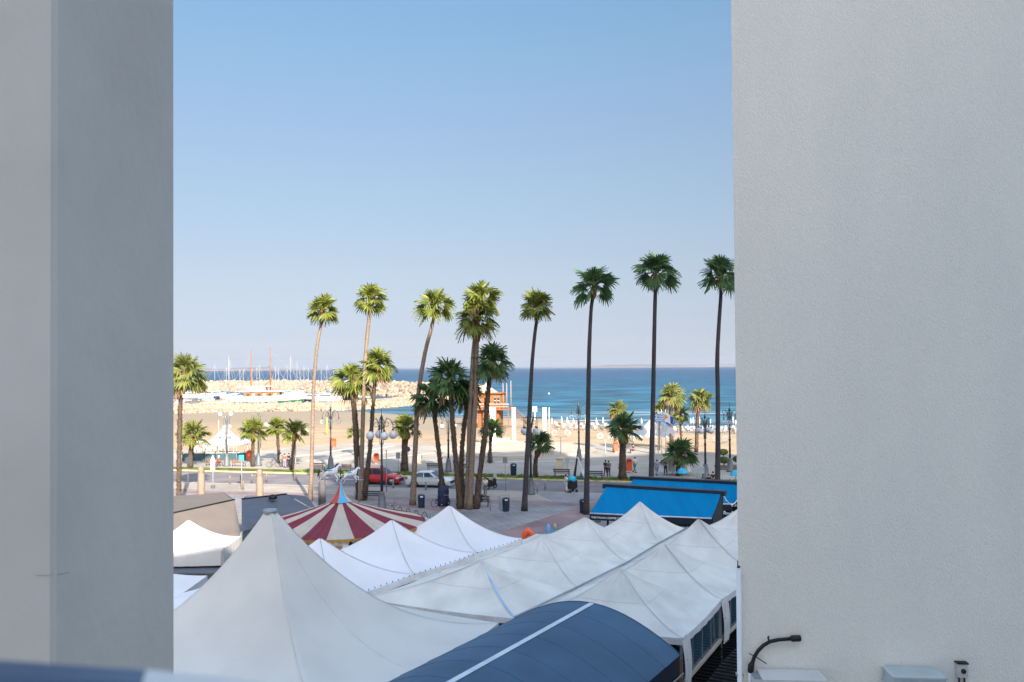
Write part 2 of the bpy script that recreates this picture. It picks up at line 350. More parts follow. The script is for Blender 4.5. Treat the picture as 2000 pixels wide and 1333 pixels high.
# breakwaters of piled boulders
def breakwater(name, label, pts, width, height, n, r0, seed, base=None):
    r_ = random.Random(seed); mb = MB(); L = [0]
    P3 = [Vector((p.x, p.y, 0)) for p in pts]
    for a, b_ in zip(P3, P3[1:]): L.append(L[-1]+(b_-a).length)
    def at(s_):
        for i in range(len(P3)-1):
            if s_ <= L[i+1] or i == len(P3)-2:
                d = (P3[i+1]-P3[i]).normalized(); return P3[i]+d*(s_-L[i]), Vector((-d.y, d.x, 0))
    # core
    core = []
    for k in range(61):
        p, nn = at(L[-1]*k/60)
        for o_, z in ((-width/2, SEA-1.5), (-width*.2, SEA+height*.8), (width*.2, SEA+height*.8), (width/2, SEA-1.5)):
            core.append(p+nn*o_+Vector((0, 0, z)))
    mb.add(core, [(k*4+i, k*4+i+1, k*4+i+5, k*4+i+4) for k in range(60) for i in range(3)], 0, False)
    bm = bmesh.new(); bmesh.ops.create_icosphere(bm, subdivisions=1, radius=1); bm.verts.ensure_lookup_table()
    iv = [v.co.copy() for v in bm.verts]; jf = [tuple(v.index for v in f.verts) for f in bm.faces]; bm.free()
    for _ in range(n):
        p, nn = at(r_.uniform(0, L[-1])); o_ = r_.uniform(-1, 1)
        z = SEA+height*(1-abs(o_)**1.3)*.92-0.2; r = r0*r_.uniform(.55, 1.25)
        rot = Matrix.Rotation(r_.uniform(0, 6), 3, Vector((r_.uniform(-1, 1), r_.uniform(-1, 1), r_.uniform(-1, 1))).normalized())
        sc = Vector((r_.uniform(.8, 1.4), r_.uniform(.7, 1.1), r_.uniform(.5, .9)))
        c = p+nn*(o_*width/2)+Vector((0, 0, z))
        mb.add([c+rot@Vector((v.x*sc.x, v.y*sc.y, v.z*sc.z))*r*(1+r_.uniform(-.12, .12)) for v in iv], jf, 0, False)
    return tag(mb.build(name, 'rock', fix=False), label, 'breakwater')
GS = lambda x, y: G(x, y, SEA)
breakwater('breakwater', 'low pale boulder mole along the edge of the sand in front of the moored boats',
    [GS(300, 812), GS(400, 806), GS(520, 803), GS(650, 802), GS(745, 796), GS(860, 783), GS(930, 773)], 9.5, 2.9, 3000, 0.75, 5)
breakwater('breakwater', 'long pale boulder breakwater out in the sea behind the sailboat masts',
    [GS(392, 766), GS(430, 765), GS(600, 766), GS(720, 769), GS(800, 774), GS(880, 778), GS(935, 776)], 19, 6.6, 2600, 1.35, 6)
mb = MB()
gq = [G(250, 778, -.6), G(402, 782, -.6), G(425, 803, -.6), G(250, 806, -.6)]
quad_sheet(mb, gq, -0.55, -3); tag(mb.build('quay', mat('quay_concrete', (0.5, 0.46, 0.42), 0.9, 0.15, 0.3)), kind='structure')

# road, plaza, promenade
KN = 85.4
mb = MB(); quad_sheet(mb, [P(-140, 74), P(160, 74), P(160, KN+.2), P(-140, KN+.2)], 0.004)
tag(mb.build('road', mat('asphalt', (0.17, 0.16, 0.175), 0.85, 0.15, 0.35, bump=0.2, bscale=40, detail=9)), kind='structure')
PZ = 0.10
def NR(s_): return 77.0+0.02*s_           # road's near edge
pave = paving('plaza_paving', (0.27, 0.265, 0.275), (0.215, 0.22, 0.235), (0.14, 0.145, 0.155), 0.45, rot=0.5, var=(0.06, 0.42), mort=0.035)
mb = MB(); quad_sheet(mb, [P(-140, -60), P(160, -60), P(160, NR(160)), P(-140, NR(-140))], PZ, -0.1)
tag(mb.build('plaza', pave), kind='structure')
redp = paving('red_paving', (0.28, 0.185, 0.185), (0.25, 0.165, 0.17), (0.18, 0.15, 0.15), 0.30, rot=0.5, var=(0.08, 0.45), mort=0.03)
mb = MB()
quad_sheet(mb, [P(-70, 69.4), P(60, 69.4), P(60, 71), P(-70, 71)], PZ+.004)
a, b_ = G(1150, 998), G(960, 1062); d = (a-b_).normalized(); q = Vector((-d.y, d.x, 0))*1.3
quad_sheet(mb, [b_-q, a+d*6-q, a+d*6+q, b_+q], PZ+.008)
a, b_ = G(735, 985), G(900, 1000); d = (b_-a).normalized(); q = Vector((-d.y, d.x, 0))*.9
quad_sheet(mb, [a-q, b_-q, b_+q, a+q], PZ+.012)
tag(mb.build('paving_band', redp), kind='structure')
pale = paving('pale_paving', (0.33, 0.295, 0.26), (0.29, 0.26, 0.23), (0.22, 0.20, 0.185), 0.6, rot=0.25, var=(0.05, 0.3))
mb = MB(); quad_sheet(mb, [P(-75, 71.6), P(-14, 71.6), P(-17, NR(-17)-.4), P(-75, NR(-75)-.4)], PZ+.004)
tag(mb.build('pavement', pale), kind='structure')
# near kerb, parking lines
mb = MB()
for s_ in range(-80, 90, 2):
    a = P(s_+.02, NR(s_)+.1); b_ = P(s_+1.98, NR(s_+2)+.1); c = (a+b_)/2; mb.box((c.x, c.y, .035), (1.96, .2, .15), math.atan2((b_-a).y, (b_-a).x))
tag(mb.build('kerb', 'stone_cream'), kind='structure')
mb = MB()
line = mat('road_marking', (0.62, 0.63, 0.64), 0.8, 0.2, 2)
def mark(a, b_, wd=0.13, z=0.008):
    d = (b_-a).normalized(); q = Vector((-d.y, d.x, 0))*wd/2; quad_sheet(mb, [a-q, b_-q, b_+q, a+q], z)
for k in range(9):
    s_ = -4+k*2.9; mark(P(s_, 78.2), P(s_+1.3, 81.0))
mark(P(-6, 81.05), P(24, 81.05))
for k in range(14): mark(P(-60+k*9, 83.0), P(-57+k*9, 83.0), .12)
tag(mb.build('road_marking', line), kind='structure')
# far side: yellow kerb, grass verge, promenade
mb = MB()
for s_ in range(-90, 90, 2):
    c = P(s_+1, KN); mb.box((c.x, c.y, .06), (1.96, .24, .14), math.atan2(rs.y, rs.x))
tag(mb.build('kerb', mat('kerb_yellow', (0.62, 0.56, 0.28), 0.8, 0.25, 1, detail=8)), kind='structure')
mb = MB(); quad_sheet(mb, [P(-140, KN+.12), P(160, KN+.12), P(160, 88.2), P(-140, 88.2)], .09, -.1)
tag(mb.build('verge', mat('verge_soil', (0.14, 0.16, 0.05), 1, 0.3, 0.7, spec=.05, detail=9)), kind='structure')
r_ = random.Random(9); mb = MB()
for _ in range(14000):
    s_ = r_.uniform(-48, 26); n0 = r_.uniform(KN+.2, 88.1)
    if math.sin(s_*.7)+math.sin(s_*1.9+2) < -1.1: continue
    p = P(s_, n0, .09); h = r_.uniform(.08, .26); a = r_.uniform(0, 6.3); wv = Vector((math.cos(a), math.sin(a), 0))*.05; ln = Vector((r_.uniform(-.1, .1), r_.uniform(-.1, .1), h))
    mb.add([p-wv, p+wv, p+ln], [(0, 1, 2)], 0, False)
mk('grass', (0.14, 0.22, 0.04), 0.8, 0.3, 1, col2=(0.05, 0.10, 0.02), island=0.7)
tag(mb.build('grass', 'grass', fix=False), 'patchy green grass along the yellow kerb of the road', 'grass', kind='stuff')
far = [G(x, y) for x, y in ((1700, 905), (1440, 890), (1250, 872), (1150, 866), (850, 868), (700, 866), (600, 872), (480, 884), (345, 880), (100, 875))]
mb = MB(); quad_sheet(mb, [P(-110, 88.2), P(100, 88.2)]+far, PZ, -.3)
prom = paving('promenade_paving', (0.34, 0.31, 0.275), (0.30, 0.28, 0.25), (0.24, 0.225, 0.205), 0.9, rot=0.25, var=(0.035, 0.3))
tag(mb.build('promenade', prom), kind='structure')
mb = MB()
for (x0, y0), (x1, y1), th in (((566, 895), (700, 876), .9), ((600, 903), (770, 872), .7), ((640, 905), (812, 876), .6), ((700, 903), (870, 884), .6), ((880, 905), (1140, 902), .5)):
    a, b_ = G(x0, y0), G(x1, y1); d = (b_-a).normalized(); q = Vector((-d.y, d.x, 0))*th/2; quad_sheet(mb, [a-q, b_-q, b_+q, a+q], PZ+.005)
tag(mb.build('pale_strip', mat('strip_pale', (.55, .52, .48), .8, .1, .5)), kind='structure')  # pale flat strips laid across the promenade
mb = MB(); mb.lathe([(11.6, -.1), (11.6, PZ+.1), (11.3, PZ+.1), (11.3, PZ+.22), (0.01, PZ+.225)], (0.3, 119, 0), 72, smooth=False)
tag(mb.build('round_stage', mat('stage', (0.40, 0.345, 0.285), 0.8, 0.08, .3)), 'wide low round cream stage at the sand edge before the white columns', 'stage')

# ------------------------------------------------------------------ buildings round the viewpoint
ew = Vector((.94, .34, 0)).normalized(); ea = Vector((-.34, .94, 0)).normalized(); TAN = math.tan(SUN_EL)
mk('render_white', (0.76, 0.75, 0.73), 0.9, 0.05, .3)
def tier(par, w0, w1, Hp, a0, dep=9):
    H = Hp - a0*TAN; mb = MB(); c = ew*((w0+w1)/2)+ea*(a0-dep/2)
    mb.box((c.x, c.y, H/2-.25), (w1-w0-.004, dep, H-.5), math.atan2(ew.y, ew.x)); mb.build('wall', 'render_white', par)
    mb = MB(); mb.box((c.x, c.y, H-.24), (w1-w0-.004, dep+.3, .48), math.atan2(ew.y, ew.x)); mb.build('parapet', 'white_paint', par)
bld = thing('hotel_building', 'white hotel block behind the viewpoint whose shadow covers the tents', 'building', (0, 0, 0))
tier(bld, -9, 1.3, 23.3, -12); tier(bld, 1.3, 16.0, 32, -12)
bl2 = thing('tower_building', 'tall white stepped tower behind the viewpoint', 'building', (0, 0, 0))
for w0_, w1_, h_ in ((8.0, 9.0, 37.5), (9.0, 11.5, 41), (11.5, 15.0, 44.5), (15.0, 28.0, 48.2), (28.0, 44.5, 51.5), (44.5, 66, 47)): tier(bl2, w0_, w1_, h_, -42, 14)

def stucco(name, col, col2, sc, st, bump):
    m = mat(name, col, 0.92, 0.1, 0.8, bump=bump, bscale=sc, stretch=st, col2=col2, spec=.2, detail=8)
    n = m.node_tree.nodes; l = m.node_tree.links; b = n['Principled BSDF']
    # vertical scratches in the finish
    tc = n.new('ShaderNodeTexCoord'); mp = n.new('ShaderNodeMapping'); mp.inputs['Scale'].default_value = (st[0]*1.6, st[1]*1.6, st[2]*.7); l.new(tc.outputs['Object'], mp.inputs[0])
    nz = n.new('ShaderNodeTexNoise'); nz.inputs['Scale'].default_value = sc*.6; nz.inputs['Detail'].default_value = 6; nz.inputs['Roughness'].default_value = .8; l.new(mp.outputs[0], nz.inputs[0])
    mr = n.new('ShaderNodeMapRange'); mr.inputs[1].default_value = .3; mr.inputs[2].default_value = .7; mr.inputs[3].default_value = .93; mr.inputs[4].default_value = 1.05; l.new(nz.outputs[0], mr.inputs[0])
    src = b.inputs['Base Color'].links[0].from_socket
    mu = n.new('ShaderNodeMix'); mu.data_type = 'RGBA'; mu.blend_type = 'MULTIPLY'; mu.inputs[0].default_value = 1
    l.new(src, mu.inputs[6]); l.new(mr.outputs[0], mu.inputs[7]); l.new(mu.outputs[2], b.inputs['Base Color']); return m
nb = thing('neighbour_building', 'plain off white rendered wall of the building filling the right side', 'building', (0, 0, 0))
mb = MB(); mb.prism([(3.0, 11.0), (13.0, 10.15), (13.0, 15), (4.35, 15.6)], -0.1, 26, axis='z')
mb.build('wall', stucco('stucco_wall', (0.95, 0.905, 0.81), (0.88, 0.845, 0.77), 85, (1.0, 1.0, 0.35), 0.45), nb)
bp_ = thing('balcony_pillar', 'smooth grey white pillar standing at the left edge of the view', 'pillar', (0, 0, 0))
pm = mat('pillar_paint', (0.66, 0.63, 0.58), 0.8, 0.06, 1.5, bump=0.1, bscale=12, detail=6)
mb = MB(); bv = .012
mb.prism([(-3.6, 2.15), (-1.2-bv, 2.15), (-1.2, 2.15+bv), (-1.2, 2.915-bv), (-1.2-bv, 2.915), (-3.6, 2.915)], 8.4, 17.5, axis='z')
mb.build('shaft', pm, bp_)
mb = MB(); mb.tube([D(70, 1124, 2.149), D(88, 1125, 2.149), D(104, 1122, 2.149)], .0008, 4); mb.tube([D(x_, y_, 1.2*FPX/(1000-x_)) for x_, y_ in ((113, 1122), (124, 1120), (134, 1119))], .0008, 4)
mb.build('crack', 'crack_grey', bp_)
# railing close to the lens
rl = thing('balcony_railing', 'blurred blue and white balcony rail at the bottom left corner', 'railing', (0, 0, 0))
def bar(a, b_, th, m_, nm):
    mb = MB(); d = (b_-a).normalized(); up = Vector((0, 0, 1)); q = d.cross(up).normalized()*th*.8; dn = Vector((0, 0, -th*1.6)); k = Vector((0, 0, -th*.25))
    vs = []
    for p in (a, b_): vs += [p-q+k, p-q*.6, p+q*.6, p+q+k, p+q+dn, p-q+dn]
    mb.add(vs, [(0, 1, 2, 3, 4, 5), (11, 10, 9, 8, 7, 6)]+[(i, i+6, (i+1) % 6+6, (i+1) % 6) for i in range(6)], 0, False); mb.build(nm, m_, rl)
mk('rail_blue', (0.06, 0.10, 0.17), 0.3, 0.05)
bar(D(-160, 1294, .27), D(300, 1324, .28), .013, 'rail_blue', 'rail')
bar(D(282, 1321, .275), D(560, 1351, .29), .014, 'white_paint', 'rail_end')

# fittings on the neighbouring wall
def wy(x): return 11.0-.085*(x-3.0)
def W(px, py, off=0.0):
    d = ray(px, py); t = (11.255-off)/(d.y+.085*d.x); return Vector((d.x*t, d.y*t, CAMH+d.z*t))
wa = math.atan2(-.085, 1)
dp = thing('drain_pipe', 'white vertical drain pipe down the left edge of the right hand wall', 'pipe', (0, 0, 0))
a = W(1442.5, 1110, .06); mb = MB(); mb.tube([a, Vector((a.x, a.y, 4))], .034, 14); mb.build('tube', 'pipe_white', dp)
mb = MB(); mb.tube([a+Vector((0, 0, .006)), a+Vector((0, 0, .03))], .022, 10); mb.tube([a+Vector((-.01, 0, .03)), a+Vector((-.015, -.01, .1))], .006, 6); mb.build('wire_stub', 'rope', dp)
for z in (7.9, 6.2):
    mb = MB(); mb.box((a.x, a.y+.02, z), (.09, .07, .03), wa); mb.build('clamp', 'zinc', dp)
cb = thing('cable_hose', 'thick black hose curving over the wall above the left air conditioner', 'hose', (0, 0, 0))
pts = [(1467, 1312), (1469, 1298), (1473, 1284), (1481, 1271), (1491, 1261), (1503, 1254), (1520, 1250), (1546, 1248)]
mb = MB(); mb.tube([W(x, y, .07) for x, y in pts], .024, 10); mb.build('hose', 'black', cb)
mb = MB(); mb.tube([W(1543, 1248, .07), W(1547, 1247.5, .07), W(1562, 1247, .07), W(1564, 1247, .07)], [.026, .042, .042, .035], 12); mb.build('end_cap', 'black', cb)
mb = MB(); mb.tube([W(1470, 1294, .07), W(1467, 1300, .07), W(1466, 1311, .07), W(1466, 1314, .07)], [.026, .04, .04, .03], 12); mb.build('end_cap', 'black', cb)
mb = MB(); mb.tube([W(1503, 1254, .09), W(1500, 1246, .1), W(1502, 1243, .1)], .012, 6); mb.build('cable_tie', 'black', cb); mb = MB(); mb.tube([W(1463, 1277, .05), W(1472, 1281, .1), W(1482, 1287, .05), W(1497, 1297, .02)], .007, 6); mb.build('cable_tie', 'black', cb)
mb = MB(); mb.tube([W(1465, 1314, .07), W(1464, 1345, .07)], .028, 10); mb.build('sleeve', 'pipe_white', cb)
def aircon(px0, px1, py, label, m_, dark):
    t = thing('air_conditioner', label, 'air conditioner', (0, 0, 0), 0, 'air conditioners on the right hand wall')
    a, b_ = W(px0, py, .40), W(px1, py, .40); c = (a+b_)/2; wd = (b_-a).length; dd = .36; z = a.z-.005
    rot = wa; fr = Vector((math.sin(rot), -math.cos(rot), 0))
    cc = c - fr*(.40-.05-dd/2)*0 ; cc = Vector((c.x, c.y, 0))+(-fr)*(-dd/2)*-1
    mb = MB(); mb.box((cc.x, cc.y, z-.32), (wd, dd, .60), rot); mb.build('casing', m_, t)
    mb = MB(); mb.box((cc.x, cc.y, z-.008), (wd+.03, dd+.03, .026), rot); mb.build('top_cover', m_, t)
    mb = MB(); mb.tube([(cc.x-.1+fr.x*dd/2, cc.y+fr.y*(dd/2-.02), z-.33), (cc.x-.1+fr.x*(dd/2+.03), cc.y+fr.y*(dd/2+.03), z-.33)], .24, 20); mb.build('fan_grille', dark, t)
    for s_ in (-1, 1):
        mb = MB(); mb.box((cc.x+s_*wd*.35, cc.y+.04, z-.65), (.04, .42, .04), rot); mb.build('bracket', 'zinc', t)
aircon(1492, 1614, 1327, 'white air conditioner box low on the wall under the black hose', 'white_paint', 'grey_paint')
aircon(1745, 1848, 1322, 'pale blue grey air conditioner box on the wall beside the small switch box', mat('ac_grey', (0.50, 0.58, 0.60), 0.5), 'black')
t = thing('junction_box', 'narrow white box beside the left air conditioner', 'junction box', (0, 0, 0)); a = W(1479, 1325, .2); mb = MB(); mb.box((a.x, a.y+.02, a.z-.1), (.10, .2, .24), wa); mb.build('casing', 'white_paint', t); mb = MB(); mb.box((a.x, a.y+.02, a.z+.027), (.115, .215, .012), wa); mb.build('lid', 'zinc', t)
t = thing('switch_box', 'small white switch box with a dark knob at the right of the wall', 'switch box', (0, 0, 0))
a = W(1878, 1309, .05); mb = MB(); mb.box((a.x, a.y, a.z), (.125, .08, .17), wa); mb.build('casing', 'white_paint', t)
mb = MB(); mb.box((a.x, a.y, a.z+.095), (.145, .10, .015), wa); mb.build('lid', 'black', t)
mb = MB(); mb.tube([(a.x, a.y-.04, a.z), (a.x, a.y-.06, a.z)], .03, 12); mb.build('knob', 'black', t)
for dx in (-.035, .035):
    mb = MB(); mb.tube([(a.x+dx, a.y, a.z-.085), (a.x+dx, a.y, a.z-.6)], .012, 8); mb.build('cable', 'black', t)
# ------------------------------------------------------------------ tents
gB_ = 'cream white peaked tents in the middle and right rows'
def V2(x, y, z): return Vector((x, y, z))
def tent(name, label, cor, ez, peak, p=1.7, val=.32, cm='tent_white', vm='valance', legs=True, sag=.12, seed=0, group=None, cap=0, pleat=.03, lace=(), nr=18, npe=18, seam=None, cat='tent', sidemid=0.0):
    r_ = random.Random(seed); t = thing(name, label, cat, (0, 0, 0), 0, group)
    cor = [Vector((c[0], c[1], 0)) for c in cor]; pk = Vector((peak[0], peak[1], 0)); pz = peak[2]
    per = []
    for k in range(4):
        a, b_ = cor[k], cor[(k+1) % 4]
        for i in range(npe): per.append((a.lerp(b_, i/npe), i/npe, k))
    NP = len(per); rings = []; s0 = cap if cap else .02
    ph = [r_.uniform(0, 6) for _ in range(8)]
    def pt(k, s_):
        q, u, side = per[k]; xy = pk.lerp(q, s_)
        xy = xy + (pk-q).normalized()*(sidemid*4*u*(1-u)*s_*s_)
        hs = (1-s_)/(1-s0)
        z = ez+(pz-ez)*hs**p - sag*4*u*(1-u)*s_*(1-s_*.3)
        ang = 2*math.pi*k/NP
        z += pleat*math.sin(ang*17+ph[0])*math.exp(-((s_-.12)/.16)**2)+pleat*.6*math.sin(ang*29+ph[1])*math.exp(-((s_-.25)/.25)**2)
        z += pleat*.5*math.sin(ang*9+ph[2])*s_*(1-s_)*2
        return Vector((xy.x, xy.y, z))
    ss = [s0+(1-s0)*(j/nr)**1.25 for j in range(nr+1)]
    vs = [pt(k, s_) for s_ in ss for k in range(NP)]
    fs = [(j*NP+k, j*NP+(k+1) % NP, (j+1)*NP+(k+1) % NP, (j+1)*NP+k) for j in range(nr) for k in range(NP)]
    mb = MB(); mb.add(vs, fs+[tuple(range(NP))], 0, True); cv = mb.build('canopy', cm, t)
    edge = [pt(k, 1.0) for k in range(NP)]
    if val:
        mb = MB(); cen = sum(cor, Vector())/4
        for k in range(NP):
            a, b_ = edge[k], edge[(k+1) % NP]
            oa = (Vector((a.x, a.y, 0))-cen).normalized()*.02*(1+math.sin(k*2.1)); ob = (Vector((b_.x, b_.y, 0))-cen).normalized()*.02*(1+math.sin((k+1)*2.1))
            mb.add([a, b_, b_+ob-Vector((0, 0, val)), a+oa-Vector((0, 0, val))], [(0, 1, 2, 3)], 0, True)
        for k0, k1 in lace:
            a, b_ = cor[k0], cor[k1]; n_ = int((b_-a).length/.36); out = ((a+b_)/2-pk).normalized()*.03
            for i in range(n_+1): c = a.lerp(b_, i/n_)+out; mb.box((c.x, c.y, ez-.01), (.032, .032, .055), 0, 1)
        mb.build('valance', [vm, 'rope'], t)
    if legs:
        for c in cor:
            c2 = c.lerp(pk, .02); mb = MB(); mb.box((c2.x, c2.y, (ez-.1)/2+PZ/2), (.09, .09, ez-.1-PZ)); mb.build('leg', 'mast_alu', t)
    for k0, k1 in lace:      # rope eyelets along an edge
        a, b_ = cor[k0], cor[k1]; out = ((a+b_)/2-pk).normalized()*.03
        mb = MB(); mb.tube([a.lerp(b_, i/12)+out*1.8+Vector((0, 0, ez-val+.0)) for i in range(13)], .02, 6); mb.build('edge_rope', 'rope', t)
    if group == gB_:
        mb = MB(); j = int(nr*.52); mb.tube([pt(k % NP, ss[j])+Vector((0, 0, .002)) for k in range(NP+1)], .007, 4, cap=False); mb.build('ring_seam', 'seam_grey', t)
    if seam:
        for k, m_, wd in seam:
            mb = MB(); kk = k*npe; pts = [pt(kk, s_)+Vector((0, 0, .006)) for s_ in ss]
            q, u, side = per[kk]; sd = (q-pk).cross(Vector((0, 0, 1))).normalized()*wd
            vs = []
            for p_ in pts: vs += [p_-sd, p_+Vector((0, 0, wd*.4)), p_+sd]
            mb.add(vs, [(i*3+j, i*3+j+1, i*3+j+4, i*3+j+3) for i in range(len(pts)-1) for j in range(2)], 0, True); mb.build('seam', m_, t)
    return t, pt

mk('seam_grey', (0.45, 0.49, 0.55), 0.7)
mk('seam_blue', (0.35, 0.50, 0.68), 0.7)
# row of bluish white pagodas by the carousel
A_ = [(-8.9, 29.2), (-7.0, 32.4), (-4.4, 36.4), (-1.8, 40.5), (.47, 43.8)]
off = (-5.6, 3.2); gA = 'white peaked tents in the left row beside the carousel'
def peak_at(px, py, dep): v = D(px, py, dep); return (v.x, v.y, v.z)
for i, (pp, lb) in enumerate((((545, 1105, 33.0), 'white peaked tent hidden mostly behind the big cone tent'),
        ((625, 1053, 36.3), 'white peaked tent just right of the big cone tent, below the striped carousel roof'),
        ((765, 1017, 40.0), 'white peaked tent in front of the right edge of the carousel roof'),
        ((878, 989, 43.8), 'white peaked tent nearest the palm cluster, sloping right to the coloured inflatables'))):
    a, b_ = A_[i], A_[i+1]
    tent('peaked_tent', lb, [a, b_, (b_[0]+off[0], b_[1]+off[1]), (a[0]+off[0], a[1]+off[1])], 2.9, peak_at(*pp), 1.75, .33, 'tent_white', group=gA, seed=i, lace=((0, 1),), pleat=.012, seam=((0, 'seam_grey', .02), (1, 'seam_grey', .02)))
# middle and right rows of cream white pagodas
L_ = [(-9.2, 29.6), (-6.5, 33.9), (-3.9, 38.1), (-1.3, 42.3), (1.3, 46.4)]
M_ = [(-2.4, 26.7), (0.05, 30.85), (2.73, 35.0), (5.5, 39.4), (7.7, 43.5), (10.1, 47.6)]
R_ = [(3.3, 24.4), (5.8, 28.4), (8.35, 33.1), (11.05, 37.5), (13.5, 41.7), (16.0, 46.0)]
gB = 'cream white peaked tents in the middle and right rows'
for i, pp, lb, cor in ((1, (941, 1097, 34.3), 'cream white peaked tent with a blue strap down its ridge', None),
        (2, (1058, 1047, 38.6), 'cream white peaked tent with its tip just below the orange inflatable', None),
        (3, (1143, 1012, 42.7), 'cream white peaked tent whose tip stands before the base of a tall palm', None)):
    tent('peaked_tent', lb, [L_[i], M_[i], M_[i+1], L_[i+1]], 2.6, peak_at(*pp), 1.6, .22, 'tent_cream', group=gB, seed=10+i,
         pleat=.03, seam=((0, 'seam_grey', .015), (1, 'seam_blue' if i == 1 else 'seam_grey', .05 if i == 1 else .018)))
tent('peaked_tent', 'tall cream tent with its tip in front of the blue awning', [(4.2, 46.3), (7.75, 43.6), (10.15, 47.6), (6.4, 50.5)], 2.6, peak_at(1250, 981, 46.6), 1.5, .22, 'tent_cream', group=gB, seed=14, pleat=.015, seam=((1, 'seam_grey', .018),))
for i, pp, lb in ((1, (1212, 1113, 31.8), 'cream white peaked tent beside the far end of the navy barrel roof'),
        (2, (1297, 1064, 36.2), 'white peaked tent over the first window panels right of centre'),
        (3, (1364, 1016, 40.4), 'cream tent with a wrinkled tip under the lower right corner of the blue awning'),
        (4, (1452, 990, 44.9), 'cream tent half cut off by the right hand wall')):
    tent('peaked_tent', lb, [M_[i], R_[i], R_[i+1], M_[i+1]], 2.62, peak_at(*pp), 1.65, .24, 'tent_cream', group=gB, seed=20+i, pleat=.035, seam=((1, 'seam_grey', .02), (0, 'seam_grey', .012)))
# dark rain gutters between the rows
g = thing('rain_gutter', 'dark rain gutter between the middle and right rows of tents', 'gutter', (0, 0, 0))
mb = MB(); mb.tube([(x, y, 2.66) for x, y in M_[1:]], .045, 8); mb.build('channel', 'zinc', g)
# big cone tent
corR, corN = (-.55, 29.5), (-4.6, 20.2)
mk('seam_big', (0.50, 0.51, 0.52), 0.7)
bt, pt = tent('cone_tent', 'huge cream cone tent with a flat grey cap in the foreground', [corN, corR, (-9.9, 35.3), (-15.0, 26.0)], 2.85, peak_at(528, 1001, 27.8), 2.25, .25, 'big_cream', 'big_cream', seed=3, cap=.028, pleat=.0, sag=.12, nr=26, npe=24, sidemid=.0, seam=((0, 'seam_big', .012), (1, 'seam_big', .012)))
pk = peak_at(528, 997, 27.8)
mb = MB(); mb.lathe([(.2, -.10), (.24, -.06), (.245, .0), (.22, .035), (.08, .06), (.01, .06)], pk, 24); mb.build('cap', 'zinc', bt)
mb = MB()   # mid panel seams
for k in (12,):
    pts = [pt(k, .03+.97*(j/24)) for j in range(25)]; mb.tube([p_+Vector((0, 0, .0)) for p_ in pts], .008, 5)
mb.build('panel_seam', 'seam_big', bt)
# side wall of the right row
sw = thing('window_screen', 'dark glazed side screen with white curtains under the right row of tents', 'screen', (0, 0, 0))
for i in range(1, 4):
    a, b_ = Vector((*R_[i], 0)), Vector((*R_[i+1], 0)); d = b_-a; ang = math.atan2(d.y, d.x); inn = Vector((-d.y, d.x, 0)).normalized()*.10; c = (a+b_)/2+inn
    mb = MB(); mb.box((c.x, c.y, 1.75), (d.length, .04, 1.4), ang); mb.build('window_panel', 'dark_glass', sw)
    mb = MB()
    for k in (.27, .5, .73): q = a.lerp(b_, k)+inn*.6; mb.box((q.x, q.y, 1.75), (.025, .03, 1.4), ang)
    mb.build('mullion', 'grey_paint', sw)
    mb = MB(); q = (a+b_)/2+inn*.3; mb.box((q.x, q.y, 1.0), (d.length, .1, .10), ang); mb.build('sill', 'stone_cream', sw)
    mb = MB(); q = (a+b_)/2+inn*.5; mb.box((q.x, q.y, .52), (d.length, .06, .86), ang); mb.build('lower_panel', 'black_ribbed', sw)
    for cc, dd in ((a, d), ):
        mb = MB(); o_ = cc+d.normalized()*.2-inn*.3
        def cur(u, v): 
            ww = .75*(1-.25*v); q = o_+d.normalized()*((u-.5)*ww)-inn.normalized()*(.05*math.sin(u*14)+.10*math.sin(v*2.6)); return Vector((q.x, q.y, 2.62-v*1.75))
        mb.grid(cur, 12, 10); cu = mb.build('curtain', 'valance', sw, fix=False)
        mb = MB(); mb.box((o_.x, o_.y, 1.85), (.3, .18, .03), ang); mb.build('strap', 'black', cu)
shd = thing('shed_roof', 'black ribbed low roof between the glazed side screen and the right wall', 'roof', (0, 0, 0))
mb = MB(); a, b_ = Vector((*R_[0], .95)), Vector((*R_[4], .95)); o2 = Vector((4.5, -2.6, 0)); n_ = 60
for k in range(n_): p, q = a.lerp(b_, k/n_), a.lerp(b_, (k+.55)/n_); r = a.lerp(b_, (k+1)/n_); e0 = Vector((.12, -.08, 0)); mb.add([p+e0, q+e0, q+o2, p+o2], [(0, 1, 2, 3)], 0, False); mb.add([q+e0-V2(0, 0, .06), r+e0-V2(0, 0, .06), r+o2-V2(0, 0, .06), q+o2-V2(0, 0, .06)], [(0, 1, 2, 3)], 0, False)
mb.build('sheet', 'black_ribbed', shd)
# navy barrel roof
br = thing('barrel_canopy', 'long navy barrel vaulted canopy with a white strap along its crown', 'canopy', (0, 0, 0))
bl, brr = Vector((-.20, 30.7, 0)), Vector((5.45, 27.1, 0)); du = Vector((-.53, -.85, 0)).normalized()
def arc(u, v, o=0):
    q = bl.lerp(brr, u)+du*(v*15); z = 2.50+1.22*math.sin(math.pi*min(1, max(0, u)))**.9
    return Vector((q.x, q.y, z+o))
mb = MB(); mb.grid(lambda u, v: arc(u, v), 40, 30); mb.build('roof', 'navy_roof', br)
mb = MB()
for k in range(0, 12):
    mb.tube([arc(j/24, k/11.0, .0) for j in range(25)], .012 if k else .03, 5)
mb.build('roof_seam', 'navy_roof', br)
mb = MB(); mb.grid(lambda u, v: arc(.52+.028*(u-.5), v, .015), 4, 30); mb.build('strap', 'strap', br)
mb = MB()
q = du*15
for a in (bl, brr): mb.add([a+V2(0, 0, 2.5), a+q+V2(0, 0, 2.5), a+q+V2(0, 0, 1.9), a+V2(0, 0, 1.9)], [(0, 1, 2, 3)], 0, False)
mb.build('valance', 'navy_dark', br)
